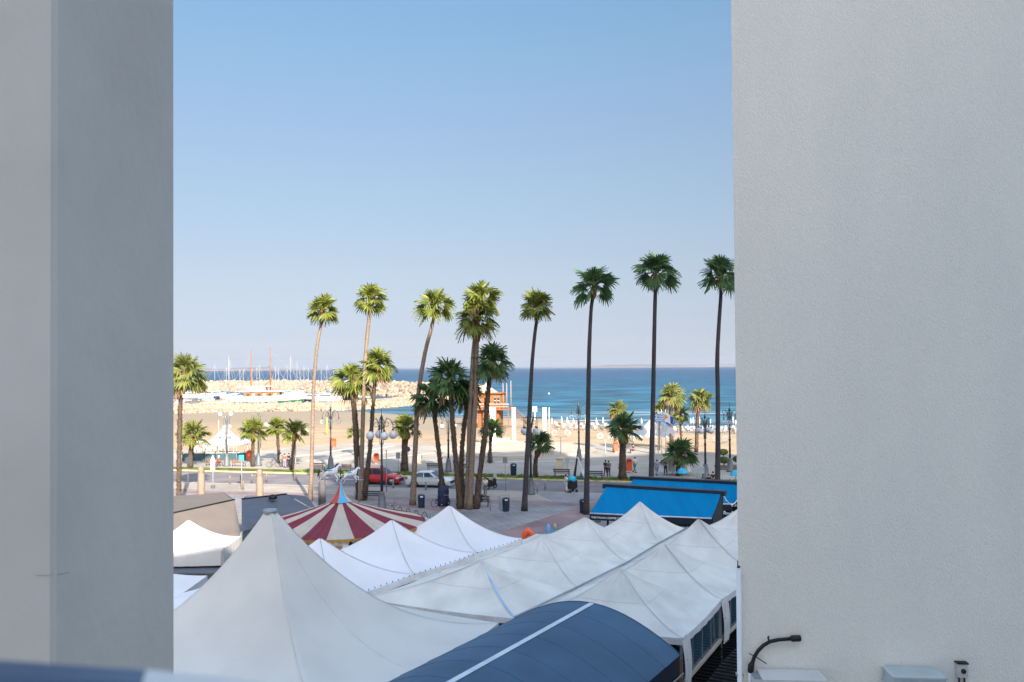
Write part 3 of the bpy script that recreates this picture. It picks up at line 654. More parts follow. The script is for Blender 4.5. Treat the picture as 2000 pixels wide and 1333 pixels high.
for a in (bl, brr):
    for k in (0, .33, .66, 1):
        c = a+q*k; mb = MB(); mb.box((c.x, c.y, 1.2), (.1, .1, 2.4)); mb.build('post', 'wood_brown', br)
mb = MB(); c = brr+V2(.1, 0, 0); mb.tube([c+du*.0+V2(0, 0, 1.9), c+du*15+V2(0, 0, 1.9)], .03, 6); mb.build('rail', 'mast_alu', br)

# ------------------------------------------------------------------ left cluster
t, _ = tent('peaked_tent', 'sunlit white peaked tent at the left behind the cone tent', [(-18.0, 38.5), (-13.6, 38.5), (-13.7, 41.4), (-18.0, 41.4)], 3.62, peak_at(368, 1017, 40.1), 1.85, .78, 'tent_sun', 'tent_sun', seed=31, sag=.05, pleat=.012)
t, _ = tent('peaked_tent', 'shaded bluish white tent roof low at the far left beside the cone tent', [(-20.5, 31.5), (-14.0, 31.5), (-14.0, 37.6), (-20.5, 37.6)], 2.6, (-17.6, 34.6, 4.0), 1.3, .3, 'tent_white', 'valance', seed=32, sag=.05, pleat=.0)
sh = thing('awning_roof', 'flat grey canvas roof between the two left white tents', 'awning', (0, 0, 0))
mb = MB(); mb.grid(lambda u, v: Vector((-20+6.8*u, 37.9+1.75*v, 2.62+.1*math.sin(math.pi*v))), 8, 6); mb.build('canopy', 'grey_canvas', sh)
mb = MB(); mb.box((-16.6, 39.68, 2.66), (6.9, .06, .10)); mb.build('frame', 'wood_brown', sh)
for x in (-19.9, -13.3):
    for y in (38.0, 39.6): mb = MB(); mb.box((x, y, 1.3), (.08, .08, 2.5)); mb.build('post', 'zinc', sh)
def hip(name, label, ridge, eave, cm, parts=True, zc=None):
    """awning of two slopes: ridge (a,b), near eave (a,b), far eave (a,b) as world points"""
    t = thing(name, label, 'awning', (0, 0, 0)); (ra, rb), (na, nb_), (fa, fb) = ridge, eave[0], eave[1]
    mb = MB(); mb.grid(lambda u, v: ra.lerp(rb, u).lerp(na.lerp(nb_, u), v)-V2(0, 0, .06*math.sin(math.pi*v)), 10, 8)
    mb.grid(lambda u, v: ra.lerp(rb, u).lerp(fa.lerp(fb, u), v)-V2(0, 0, .06*math.sin(math.pi*v)), 10, 8)
    mb.add([ra, na, fa, rb, nb_, fb], [(0, 1, 2), (3, 5, 4)], 0, False); mb.build('canopy', cm, t)
    mb = MB(); mb.tube([ra+V2(0, 0, .03), rb+V2(0, 0, .03)], .05, 6); mb.build('ridge_bar', 'black', t)
    mb = MB()
    for a, b_ in ((na, nb_), (fa, fb), (nb_, fb), (na, fa)): mb.add([a, b_, b_-V2(0, 0, .22), a-V2(0, 0, .22)], [(0, 1, 2, 3)], 0, False)
    mb.build('valance', cm, t)
    for c in (na, nb_, fa, fb): mb = MB(); mb.tube([V2(c.x, c.y, PZ), V2(c.x, c.y, c.z-.02)], .045, 8); mb.build('post', 'mast_alu', t)
    return t
mk('taupe_canvas', (0.135, 0.118, 0.108), 0.85, 0.06, .8)
hip('gable_awning', 'large taupe canvas gable awning half in sunlight at the left',
    (G(262, 1020, 3.7), G(458, 977, 3.7)), ((G(250, 1075, 2.6), G(470, 1041, 2.6)), (G(300, 972, 2.6), G(437, 962, 2.6))), 'taupe_canvas')
hip('gable_awning', 'dark grey canvas gable awning behind the tip of the cone tent',
    (G(472, 976, 3.6), G(560, 966, 3.6)), ((G(472, 1038, 2.6), G(622, 1000, 2.6)), (G(482, 968, 2.7), G(600, 969, 2.7))), 'grey_canvas')
mb = MB()
gp = G(533, 970, 3.7); sp = thing('roof_lamp', 'small dark dome fitting on the ridge of the dark grey awning', 'fitting', (gp.x, gp.y, 0)); mb.lathe([(.27, 3.55), (.27, 3.68), (.2, 3.8), (.02, 3.84)], (0, 0, 0), 12); mb.build('dome', 'black', sp)
# folded parasols in covers
def folded(px, py, dep, m_, label):
    tp = D(px, py, dep); t = thing('folded_parasol', label, 'parasol', (tp.x, tp.y, PZ), 0, 'tall folded parasols in canvas covers')
    H = tp.z-PZ; mb = MB(); r_ = random.Random(px)
    mb.lathe([(.33, .25), (.31, 1.0), (.28, 2.2), (.25, H-.55), (.23, H-.5), (.25, H-.45), (.22, H-.12), (.10, H), (.01, H+.02)], (0, 0, 0), 14); mb.build('cover', m_, t)
    mb = MB(); mb.lathe([(.04, 0), (.04, .3)], (0, 0, 0), 8); mb.build('pole', 'mast_alu', t)
    mb = MB(); mb.box((0, 0, .05), (.8, .8, .1)); mb.build('base', 'zinc', t)
folded(393, 911, 62, 'cover_beige', 'beige covered folded parasol furthest left'); folded(507, 917, 60, 'cover_beige', 'beige covered folded parasol in the sun above the dark awning')
folded(629, 918, 60, 'dark_canvas', 'dark covered folded parasol left of the carousel tip')

# ------------------------------------------------------------------ carousel
ca = D(665, 938, 45.2); cx, cy = ca.x, ca.y
car = thing('carousel', 'round carousel with a red and cream striped roof and a red and blue tip', 'carousel', (cx, cy, 0))
ZR, ZK, ZA = 3.5, 4.72, ca.z
NS = 20; SUB = 6; vs = []; fs = []; mi = []
def rad(k, r): return r
mb = MB()
prof = [(.50, ZK-.02), (1.3, ZK-.30), (2.3, ZK-.62), (3.4, ZK-.93), (4.3, ZR+.08), (4.6, ZR)]
off_ = math.radians(2.7)
n = NS*SUB
for j, (r, z) in enumerate(prof):
    for k in range(n):
        a = 2*math.pi*k/n+off_; pl = .045*(r/4.6)*(1 if k % 2 else -1) if j > 0 else 0
        vs.append((r*math.cos(a), r*math.sin(a), z+pl))
mb.add(vs, [], 0)
for j in range(len(prof)-1):
    for k in range(n):
        mb.f.append((j*n+k, j*n+(k+1) % n, (j+1)*n+(k+1) % n, (j+1)*n+k)); mb.m.append((k//SUB) % 2); mb.sm.append(False)
roof = mb.build('roof', ['red_stripe', 'cream_stripe'], car)
mb = MB(); vs = []; pr2 = [(.03, ZA-ZK+.02), (.10, .85), (.20, .55), (.36, .25), (.62, 0)]; n2 = 24
for r, z in pr2:
    for k in range(n2): a = 2*math.pi*k/n2+math.radians(27); vs.append((r*math.cos(a), r*math.sin(a), ZK+z-.02))
mb.add(vs, [], 0)
for j in range(len(pr2)-1):
    for k in range(n2): mb.f.append((j*n2+k, j*n2+(k+1) % n2, (j+1)*n2+(k+1) % n2, (j+1)*n2+k)); mb.m.append([0, 1, 2][(k//4) % 3]); mb.sm.append(False)
mb.build('roof_tip', ['red_orange', 'sky_blue', 'cream_stripe'], car)
mb = MB()
for k in range(80):   # scalloped gold rim
    a0, a1 = 2*math.pi*k/80, 2*math.pi*(k+1)/80; am = (a0+a1)/2; r = 4.64
    f = lambda a, z, rr=r: (rr*math.cos(a), rr*math.sin(a), z)
    mb.add([f(a0, ZR+.05), f(a1, ZR+.05), f(a1, ZR-.06), f(am, ZR-.18), f(a0, ZR-.06)], [(0, 1, 2, 3, 4)], 0, False)
mb.build('gold_rim', 'gold', car)
mb = MB()
for k in range(20):
    a0, a1 = 2*math.pi*(k+.06)/20, 2*math.pi*(k+.94)/20; r = 4.45
    f = lambda a, z, rr=r: (rr*math.cos(a), rr*math.sin(a), z)
    mb.add([f(a0, ZR-.1), f(a1, ZR-.1), f(a1, ZR-.85), f((a0+a1)/2, ZR-1.0), f(a0, ZR-.85)], [(0, 1, 2, 3, 4)], k % 2, False)
    am = (a0+a1)/2; mb.add([f(am-.07, ZR-.3, 4.47), f(am+.07, ZR-.3, 4.47), f(am+.05, ZR-.75, 4.47), f(am-.05, ZR-.75, 4.47)], [(0, 1, 2, 3)], 2, False)
mb.build('rounding_board', ['sky_blue', 'white_paint', 'gold'], car)
mb = MB(); mb.lathe([(4.5, PZ), (4.5, .45), (.1, .45)], (0, 0, 0), 40, smooth=False); mb.build('platform', 'wood_brown', car)
mb = MB(); mb.lathe([(.9, .45), (.9, 3.3), (.5, 3.9)], (0, 0, 0), 12, smooth=False); mb.build('centre_drum', 'gold', car)
for k in range(8):
    a = 2*math.pi*k/8; mb = MB(); mb.tube([(3.6*math.cos(a), 3.6*math.sin(a), .45), (3.6*math.cos(a), 3.6*math.sin(a), 3.4)], .035, 8); mb.build('pole', 'gold', car)
mb = MB(); mb.tube([(0, 0, ZA-.05), (0, 0, ZA+.35)], .025, 8); mb.ball((0, 0, ZA+.12), .07); mb.build('finial', 'black', car)

def skin_mesh(name, pts, edges, radii, m_, parent=None, sub=1, root=0):
    me = bpy.data.meshes.new(name); me.from_pydata([tuple(p) for p in pts], edges, []); o = bpy.data.objects.new(name, me); C.objects.link(o)
    bm = bmesh.new(); bm.from_mesh(me); ly = bm.verts.layers.skin.verify(); bm.verts.ensure_lookup_table()
    for i, v in enumerate(bm.verts):
        r = radii[i]; v[ly].radius = r if hasattr(r, '__len__') else (r, r); v[ly].use_root = (i == root)
    bm.to_mesh(me); bm.free(); me.materials.append(M[m_] if isinstance(m_, str) else m_)
    sk = o.modifiers.new('skin', 'SKIN'); sk.use_smooth_shade = True
    if sub: ss = o.modifiers.new('sub', 'SUBSURF'); ss.levels = sub; ss.render_levels = sub
    if parent: o.parent = parent
    return o
# prancing horse figures that ride above the carousel tip
mk('horse_white', (0.66, 0.70, 0.76), 0.5, 0.08, 3)
def horse(par, ox, oy, oz, flip, s=1.0):
    e = bpy.data.objects.new('horse_figure', None)
    pts = [(-.50, 0, .95), (0, 0, .92), (.42, 0, 1.05), (.66, 0, 1.42), (.80, 0, 1.62), (1.05, 0, 1.48),
           (.55, .12, .75), (.85, .12, .62), (.80, .12, .35), (.50, -.12, .7), (.70, -.12, .45), (.60, -.12, .12),
           (-.60, .13, .65), (-.50, .13, .35), (-.70, .13, .02), (-.55, -.13, .62), (-.80, -.13, .40), (-1.0, -.13, .1)]
    ed = [(0, 1), (1, 2), (2, 3), (3, 4), (4, 5), (2, 6), (6, 7), (7, 8), (2, 9), (9, 10), (10, 11), (0, 12), (12, 13), (13, 14), (0, 15), (15, 16), (16, 17)]
    rd = [.25, .23, .24, .15, .13, .075, .10, .06, .045, .10, .06, .045, .14, .065, .045, .14, .065, .045]
    f = -1 if flip else 1
    pts = [(ox+p[0]*s*f, oy+p[1]*s, oz+p[2]*s) for p in pts]
    o = skin_mesh('horse_figure', pts, ed, [r*s for r in rd], 'horse_white', par, 1, 1)
    mb = MB(); mb.tube([(ox+f*s*x, oy, oz+s*z) for x, z in ((.78, 1.72), (.62, 1.66), (.50, 1.42), (.36, 1.2))], [.05*s, .09*s, .09*s, .04*s], 6); mb.build('mane', 'cloth_navy', o)
    mb = MB(); mb.tube([(ox+f*s*x, oy, oz+s*z) for x, z in ((-.68, 1.05), (-.92, 1.05), (-1.05, .8), (-1.1, .5))], [.05*s, .08*s, .07*s, .02*s], 6); mb.build('tail', 'hair', o)
    mb = MB(); mb.box((ox, oy, oz+1.14*s), (.42*s, .42*s, .10*s)); mb.build('saddle', 'sky_blue', o)
    return o
horse(car, -.55, -.1, ZA-.15, False, .62); horse(car, .50, .1, ZA-.22, False, .55)
mb = MB(); mb.tube([(-1.1, 0, ZA+.05), (1.3, 0, ZA+.0)], .03, 6); mb.build('cross_bar', 'zinc', car)
# white kiddie ride fence right of the carousel
f0 = G(762, 992, 1.0); f1 = G(842, 1008, 1.0); fe = thing('ride_fence', 'low white ornamental fence of curled rails right of the carousel', 'fence', (0, 0, 0))
d = (f1-f0); q = Vector((d.x, d.y, 0)); 
for k in range(6):
    a = f0+q*(k/5); mb = MB(); mb.tube([V2(a.x, a.y, PZ), V2(a.x, a.y, 1.15)], .04, 6); mb.ball((a.x, a.y, 1.2), .08, 8); mb.build('post', 'grey_paint', fe)
for k in range(5):
    a, b_ = f0+q*((k+.04)/5), f0+q*((k+.96)/5); c = (a+b_)/2; mb = MB(); mb.box((c.x, c.y, .55), ((b_-a).length, .06, .5), math.atan2(q.y, q.x)); mb.build('panel', 'white_paint', fe)
    mb = MB(); mb.tube([a.lerp(b_, i/14)+V2(0, 0, .0+.22*math.sin(i/14*math.pi*2)) for i in range(15)], .025, 5); mb.build('curled_rail', 'black', fe)

# ------------------------------------------------------------------ inflatables behind the tents
gp = D(1031, 1040, 50.0); t = thing('inflatable_arch', 'orange red inflatable arch rising behind the middle tents', 'inflatable', (gp.x, gp.y, PZ)); t.scale = (.58, .58, 1.02); t.scale = (.50, .6, .86)
mb = MB(); mb.tube([(-.75+.0, 0, .3), (-.72, 0, 1.3), (-.4, 0, 2.0), (.05, 0, 2.25), (.45, 0, 2.0), (.6, 0, 1.2), (.62, 0, .3)], [.34, .34, .33, .30, .28, .26, .26], 12); mb.build('arch', 'infl_orange', t)
mb = MB(); mb.ball((-.2, -.1, 1.1), .42, 12, sc=(1, .7, 1)); mb.build('bulge', mat('infl_lilac', (.45, .4, .6), .4), t)
t = thing('inflatable_slide', 'yellow inflatable horn beside the orange arch', 'inflatable', (gp.x+.30, gp.y-.5, PZ)); t.scale = (.55, .6, .86)
mb = MB(); mb.tube([(-.2, 0, .4), (-.05, 0, 1.2), (.15, 0, 1.65), (.42, 0, 1.95)], [.35, .34, .30, .16], 12); mb.build('horn', 'infl_yellow', t)
gp = D(1071, 1040, 51.0); t = thing('inflatable_block', 'blue rounded inflatable panel behind the tents', 'inflatable', (gp.x, gp.y, PZ)); t.scale = (.58, .58, 1.02)
mb = MB(); mb.lathe([(.30, 0), (.34, .6), (.33, 1.7), (.22, 2.05), (.02, 2.15)], (0, 0, 0), 14); mb.build('panel', 'infl_blue', t); mb = MB(); mb.box((-.36, 0, 1.2), (.06, .3, .8)); mb.build('trim', 'infl_yellow', t)
t = thing('inflatable_tower', 'blue and white banded inflatable tower with a cream knob', 'inflatable', (gp.x+.41, gp.y+.1, PZ)); t.scale = (.58, .58, 1.0)
mb = MB()
for k in range(6): mb.lathe([(.24-.015*k, k*.3), (.27-.015*k, k*.3+.15), (.24-.015*k, k*.3+.3)], (0, 0, 0), 12, mi=k % 2)
mb.build('body', ['flag_white', 'cyan'], t); mb = MB(); mb.ball((0, 0, 1.98), .2, 10); mb.build('knob', 'stone_cream', t)

# ------------------------------------------------------------------ blue awnings
def awning(label, TL, TR, BL, BR, text=None, group='blue awnings at the right'):
    t = thing('blue_awning', label, 'awning', (0, 0, 0), 0, group)
    mb = MB(); mb.grid(lambda u, v: TL.lerp(TR, u).lerp(BL.lerp(BR, u), v)-V2(0, 0, .05*math.sin(math.pi*v)), 24, 8); mb.build('canopy', 'awning_blue', t)
    d = (TR-TL); dn = Vector((d.x, d.y, 0)).normalized(); bk = Vector((-dn.y, dn.x, 0)); ang = math.atan2(d.y, d.x); c = (TL+TR)/2+bk*.22
    mb = MB(); mb.box((c.x, c.y, c.z+.02), (d.length+.5, .55, .30), ang); mb.build('cassette', 'navy_dark', t)
    dB = BR-BL; nrm = Vector((dn.y, -dn.x, 0)); cb_ = (BL+BR)/2
    mb = MB(); mb.tube([BL+nrm*.03, BR+nrm*.03], .045, 8); mb.build('front_bar', 'strap', t)
    mb = MB(); mb.grid(lambda u, v: BL.lerp(BR, u)+nrm*.02-V2(0, 0, .05+.36*v), 20, 3); mb.build('valance', 'navy_dark', t)
    for a, b_ in ((TL, BL), (TR, BR)):
        mb = MB(); mb.tube([a-V2(0, 0, .12), b_-V2(0, 0, .12)], .05, 6); mb.build('arm', 'navy_dark', t)
        for q in (a+bk*.25,): mb = MB(); mb.box((q.x, q.y, (q.z-.2)/2), (.12, .12, q.z-.2), ang); mb.build('post', 'navy_dark', t)
    if text:
        mb = MB(); mb.add([TR+dn*.06, BR+dn*.06, V2(BR.x, BR.y, .9)+dn*.06, V2(TR.x, TR.y, .9)+dn*.06], [(0, 1, 2, 3)], 0, False); mb.build('shade_sheet', 'black', t)  # added black sheet standing in for the deep shade under the awning
        fc = bpy.data.curves.new('lettering', 'FONT'); fc.body = text; fc.size = .165; fc.extrude = .006; fc.offset = .004
        fo = bpy.data.objects.new('lettering', fc); C.objects.link(fo); fo.parent = t; fc.materials.append(M['lettering_white'])
        p0 = BL+dB.normalized()*.10+nrm*.05-V2(0, 0, .29)
        X = dB.normalized(); Z = Vector((0, 0, 1)); Z = (Z-X*Z.dot(X)).normalized(); N_ = X.cross(Z)
        fo.matrix_world = Matrix(((X.x, Z.x, N_.x, p0.x), (X.y, Z.y, N_.y, p0.y), (X.z, Z.z, N_.z, p0.z), (0, 0, 0, 1)))
        bpy.context.view_layer.update(); me = bpy.data.meshes.new_from_object(fo.evaluated_get(bpy.context.evaluated_depsgraph_get())); mw = fo.matrix_world.copy()
        bpy.data.objects.remove(fo); fo = bpy.data.objects.new('lettering', me); C.objects.link(fo); fo.parent = t; fo.matrix_world = mw
    return t
a1 = awning('front bright blue sloping awning with white lettering on its dark valance', G(1184, 951, 4.0), G(1408, 965, 4.0), G(1152, 1003, 2.9), G(1390, 1013, 2.9), 'THE ITALIAN COFFEE CO')
a2 = awning('rear bright blue sloping awning partly behind the front one and the wall', G(1237, 936, 4.0), G(1475, 948, 4.0), G(1205, 983, 2.9), G(1431, 985, 2.9))
# counter and furniture below
k0 = G(1400, 1035, .1); ck = thing('coffee_kiosk', 'black kiosk counter with bottles and cups under the blue awnings', 'kiosk', (k0.x, k0.y, PZ), -.45)
mb = MB(); mb.box((-2.2, 1.6, 1.1), (7.8, .12, 2.2)); mb.build('back_wall', 'black', ck)
mb = MB(); mb.box((-1.4, .5, .55), (5.5, .6, 1.1)); mb.build('counter', 'black', ck)
mb = MB(); mb.box((-1.4, .5, 1.12), (5.7, .7, .05)); mb.build('counter_top', 'grey_paint', ck)
for z in (1.55, 2.0):
    mb = MB(); mb.box((1.0, 1.40, z), (2.6, .3, .03)); mb.build('shelf', 'zinc', ck)
rr = random.Random(3)
for k in range(12):
    mb = MB(); x = rr.uniform(0, 1.2); z = rr.choice((1.145, 1.565, 2.015)); y = .5 if z < 1.2 else 1.38
    mb.lathe([(.07, 0), (.08, .12), (.05, .16)], (x, y, z), 8); mb.build('cup', 'white_paint', ck)
def round_table(px, py, label):
    g = G(px, py, PZ); t = thing('cafe_table', label, 'table', (g.x, g.y, PZ)); mb = MB(); mb.lathe([(.38, .72), (.38, .75), (.01, .75)], (0, 0, 0), 18, smooth=False); mb.build('table_top', 'strap', t)
    mb = MB(); mb.lathe([(.25, 0), (.25, .02), (.03, .05), (.03, .72)], (0, 0, 0), 10); mb.build('leg', 'black', t)
round_table(1404, 1016, 'small round pale cafe table in the dark under the awning'); round_table(1432, 1006, 'small round cafe table beside the right wall under the rear awning')
st = thing('string_light', 'pale cord of lights drooping between the two blue awnings', 'string light', (0, 0, 0))
a, b_ = G(1413, 968, 3.7), G(1446, 966, 3.7); mb = MB(); mb.tube([a.lerp(b_, i/14)-V2(0, 0, .62*math.sin(math.pi*i/14)) for i in range(15)], .03, 6); mb.build('cord', 'pipe_white', st)
for k in (2, 7, 12): q = a.lerp(b_, k/14)-V2(0, 0, .62*math.sin(math.pi*k/14)+.08); mb = MB(); mb.ball(q, .07, 8); mb.build('bulb', 'globe', st)
pl = G(1160, 1020, PZ)
pp_ = thing('potted_plant', 'dark green potted plant under the lettered awning valance', 'plant', (pl.x+.3, pl.y, PZ))
mb = MB(); mb.lathe([(.22, 0), (.3, .5), (.28, .5)], (0, 0, 0), 12); mb.build('pot', 'zinc', pp_)
mb = MB(); rr = random.Random(8)
for _ in range(160):
    a = rr.uniform(0, 6.28); e_ = rr.uniform(.2, 1.4); L2 = rr.uniform(.4, .8); dv = Vector((math.cos(a)*math.cos(e_), math.sin(a)*math.cos(e_), math.sin(e_))); sd = dv.orthogonal().normalized()*.05
    o_ = V2(0, 0, .5); mb.add([o_, o_+dv*L2*.5+sd, o_+dv*L2, o_+dv*L2*.5-sd], [(0, 1, 2, 3)], 0, False)
mb.build('foliage', 'leaf_shade', pp_, fix=False)
# ------------------------------------------------------------------ palms
def crown_mesh(seed, Rr, n, leafm, droop=1.0, lowest=-45):
    r_ = random.Random(seed); mb = MB(); Z = Vector((0, 0, 1))
    for i in range(n):
        az = i*2.39996+r_.uniform(-.3, .3); k = (i+.5)/n
        el = R(86-(86-lowest)*k**1.1+r_.uniform(-8, 8)); L = Rr*r_.uniform(.84, 1.14)*(1.0 if k > .12 else .9)
        lp = L*.46; lb = L*.60
        h = Vector((math.cos(az), math.sin(az), 0)); d0 = h*math.cos(el)+Z*math.sin(el)
        # petiole, sagging
        pts = []
        for j in range(4):
            t = j/3; pts.append(d0*lp*t-Z*(.10*L*droop*t*t*math.cos(el)))
        mb.tube(pts, [.028, .022, .018, .014], 3, 1, cap=False)
        hub = pts[-1]; dd = (pts[-1]-pts[-2]).normalized(); side = dd.cross(Z)
        side = side.normalized() if side.length > .1 else Vector((-h.y, h.x, 0)); up = side.cross(dd)
        tw = r_.uniform(-.9, .9); side, up = side*math.cos(tw)+up*math.sin(tw), up*math.cos(tw)-side*math.sin(tw)
        ns = 17
        for s_ in range(ns):
            a = R(-100+200*s_/(ns-1)); ll = lb*(.62+.38*math.cos(a*.62))*r_.uniform(.9, 1.08)
            dr = dd*math.cos(a)+side*math.sin(a); dr = (dr+up*(-.18)).normalized()
            wv = (up*.35+dr.cross(up)*.9).normalized(); 
            wd = ll*.070; P_ = []
            for t, ww in ((.02, .25), (.50, 1.0), (.74, .62), (1.0, .04)):
                c = hub+dr*ll*t-Z*(droop*(.24+.26*r_.random())*ll*max(0, t-.35)**1.6*(1.2 if abs(a) > .9 else 1)); fold = up*(.03*ll if s_ % 2 else -.03*ll)*min(1, t*2)
                P_ += [c-wv*wd*ww+fold, c+wv*wd*ww-fold]
            mb.add(P_, [(0, 1, 3, 2), (2, 3, 5, 4), (4, 5, 7, 6)], 1 if (n > 25 and i >= n-3) else 0, True)
    for i in range(7):   # young upright leaves close the middle
        az = i*2.4; dv = Vector((math.cos(az)*.45, math.sin(az)*.45, 1)).normalized(); sd = dv.cross(Vector((math.sin(az), -math.cos(az), .1))).normalized()
        for q in range(5):
            d2 = (dv+sd*(q-2)*.16).normalized(); w2 = sd.cross(d2)*.03+sd*.03; L2 = Rr*.62; o_ = Vector((0, 0, -.12*Rr))
            mb.add([o_-w2*.4, o_+w2*.4, o_+d2*L2*.6+w2, o_+d2*L2*.6-w2], [(0, 1, 2, 3)], 0, True); mb.add([o_+d2*L2*.6-w2, o_+d2*L2*.6+w2, o_+d2*L2], [(0, 1, 2)], 0, True)
    return mb
CR = {}
def crown_variant(kind, k):
    key = (kind, k)
    if key not in CR:
        if kind == 'tall': m_ = crown_mesh(100+k, 1.0, 20, None, .9, -35)
        elif kind == 'full': m_ = crown_mesh(200+k, 1.0, 26, None, 1.0, -58)
        else: m_ = crown_mesh(300+k, 1.0, 20, None, .7, -25)
        # widths scale with unit radius
        CR[key] = m_
    return CR[key]
meshc = {}
def crown_obj(kind, k, leaf, scale, parent, loc, rz):
    key = (kind, k, leaf)
    if key not in meshc:
        o = crown_variant(kind, k).build('crown', [leaf, 'leaf_dry'], None, fix=False); meshc[key] = o.data; 
    else: o = bpy.data.objects.new('crown', meshc[key]); C.objects.link(o)
    o.parent = parent; o.location = loc; o.scale = (scale,)*3; o.rotation_euler = (0, 0, rz); return o
def palm(label, trunk_px, crown_px, rad_px, r0, r1, leaf='leaf', kind='tall', husk=1.0, rough=False, z=PZ, group=None, seed=0, flare=1.35, tm='trunk'):
    """trunk_px: pixel path from the base up to the crown; the base fixes the distance"""
    r_ = random.Random(seed*7+1); b = G(*trunk_px[0], z); dep = b.y
    t = thing('palm_tree', label, 'palm tree', b, 0, group)
    if rough and r0 < .37: r0 *= .76; r1 *= .76
    path = [b]+[D(x, y, dep+r_.uniform(-.15, .15)) for x, y in trunk_px[1:]]
    top = D(crown_px[0], crown_px[1], dep); sc = rad_px*dep/FPX
    path.append(Vector((top.x, top.y, top.z-sc*.30)))
    # smooth resample (Catmull-Rom)
    pts = []
    P4 = [path[0]+(path[0]-path[1])]+path+[path[-1]+(path[-1]-path[-2])]
    for i in range(1, len(P4)-2):
        a, p1, p2, c = P4[i-1], P4[i], P4[i+1], P4[i+2]; m_ = max(2, int((p2-p1).length/.55))
        for j in range(m_):
            u = j/m_; pts.append(.5*((2*p1)+(-a+p2)*u+(2*a-5*p1+4*p2-c)*u*u+(-a+3*p1-3*p2+c)*u**3))
    pts.append(path[-1]); pts = [p-b for p in pts]; n = len(pts)
    rad = []
    for i in range(n):
        u = i/(n-1); r = r0+(r1-r0)*u; r *= 1+(flare-1)*math.exp(-u*n*.55/ .9); 
        rad.append(r*(1+(.10 if rough else .03)*r_.uniform(-1, 1)))
    mb = MB(); mb.tube(pts, rad, 10, 0, jit=.10 if rough else .03, rnd=r_)
    if rough:   # old leaf bases standing off the trunk
        for i in range(int(n*16)):
            u = r_.random()**.9; k = min(n-2, int(u*(n-1))); p = pts[k].lerp(pts[k+1], r_.random()); a = r_.uniform(0, 6.28); rr_ = rad[k]*.93
            o_ = Vector((math.cos(a), math.sin(a), 0)); s_ = Vector((-o_.y, o_.x, 0)); ww = r_.uniform(.05, .10); hh = r_.uniform(.12, .30)
            q = p+o_*rr_; mb.add([q-s_*ww, q+s_*ww, q+o_*r_.uniform(.04, .12)+s_*ww*.5+Vector((0, 0, hh)), q+o_*.06-s_*ww*.5+Vector((0, 0, hh*.9))], [(0, 1, 2, 3)], 0, False)
    mb.build('trunk', 'trunk_rough' if rough else tm, t)
    tp = pts[-1]
    if husk:
        mb = MB(); hl = sc*.55*husk; prev = pts[-3]; dv = (pts[-1]-pts[-3]).normalized()
        hp = [tp-dv*hl+dv*hl*1.12*j/6 for j in range(7)]; hr = [r1*1.05, r1*1.7, r1*1.9, r1*1.7, r1*1.35, r1*1.1, r1*.6]
        mb.tube(hp, hr, 9, 0, jit=.14, rnd=r_)
        for i in range(60):
            k = r_.uniform(.5, 5.2); j = int(k); p = hp[j].lerp(hp[j+1], k-j); a = r_.uniform(0, 6.28); o_ = Vector((math.cos(a), math.sin(a), 0)); s_ = Vector((-o_.y, o_.x, 0))
            q = p+o_*hr[j]*.9; ww = .05; hh = r_.uniform(.12, .28); mb.add([q-s_*ww, q+s_*ww, q+o_*.13+s_*.02+Vector((0, 0, hh)), q+o_*.13-s_*.02+Vector((0, 0, hh))], [(0, 1, 2, 3)], 0, False)
        mb.build('husk', 'husk', t)
    crown_obj(kind, seed % (5 if kind == 'tall' else 4), leaf, sc*1.12, t, tp+Vector((0, 0, sc*.12)), r_.uniform(0, 6.28))
    return t
gT = 'tall slender palms along the plaza'; gM = 'medium shaggy palms'; gS = 'small palms on the promenade'
palm('tall palm with its whole trunk in sunlight, right of the second beige parasol', [(606, 980), (609, 900), (612, 770), (619, 680), (626, 640)], (630, 600), 34, .19, .13, 'leaf', 'tall', 1, group=gT, seed=1)
palm('tall palm rising between two shaggy palms left of the four globe lamp', [(704, 978), (708, 850), (711, 750), (716, 670), (721, 620)], (724, 578), 34, .21, .15, 'leaf', 'tall', 1.2, group=gT, seed=2)
palm('tall palm leaning right, just right of the white sedan\'s rear wheel', [(806, 987), (811, 880), (816, 780), (830, 690), (843, 640)], (850, 590), 38, .24, .15, 'leaf', 'tall', 1.1, group=gT, seed=3)
palm('tall palm of the central cluster with the highest dense crown', [(912, 994), (915, 900), (919, 780), (925, 680), (931, 640)], (939, 574), 37, .22, .15, 'leaf', 'full', .5, group=gT, seed=4)
palm('tall palm of the central cluster with the lower crown and a wide orange husk', [(917, 995), (923, 880), (929, 760), (931, 680), (932, 658)], (931, 612), 42, .24, .17, 'leaf', 'full', 1.9, group=gT, seed=5)
palm('tall swaying palm between the central cluster and the white columns', [(1024, 998), (1030, 880), (1036, 770), (1040, 700), (1045, 650), (1049, 620)], (1049, 592), 36, .22, .13, 'leaf', 'tall', 1.1, group=gT, seed=6, tm='trunk_shade')
palm('tall dark palm whose foot stands beside the front blue awning', [(1145, 1005), (1147, 900), (1149, 780), (1151, 680), (1155, 600)], (1161, 550), 42, .23, .14, 'leaf_shade', 'tall', 1.0, group=gT, seed=12, tm='trunk_shade')
palm('tall dark palm with the highest crown, rising behind the rear blue awning', [(1271, 985), (1273, 880), (1276, 760), (1278, 650), (1280, 570)], (1281, 524), 43, .24, .16, 'leaf_shade', 'tall', 1.0, group=gT, seed=8, tm='trunk_shade')
palm('tall dark palm right next to the right hand wall', [(1401, 985), (1402, 880), (1402, 770), (1401, 700), (1405, 620), (1408, 575)], (1407, 530), 42, .24, .15, 'leaf_shade', 'tall', 1.0, group=gT, seed=9, tm='trunk_shade')
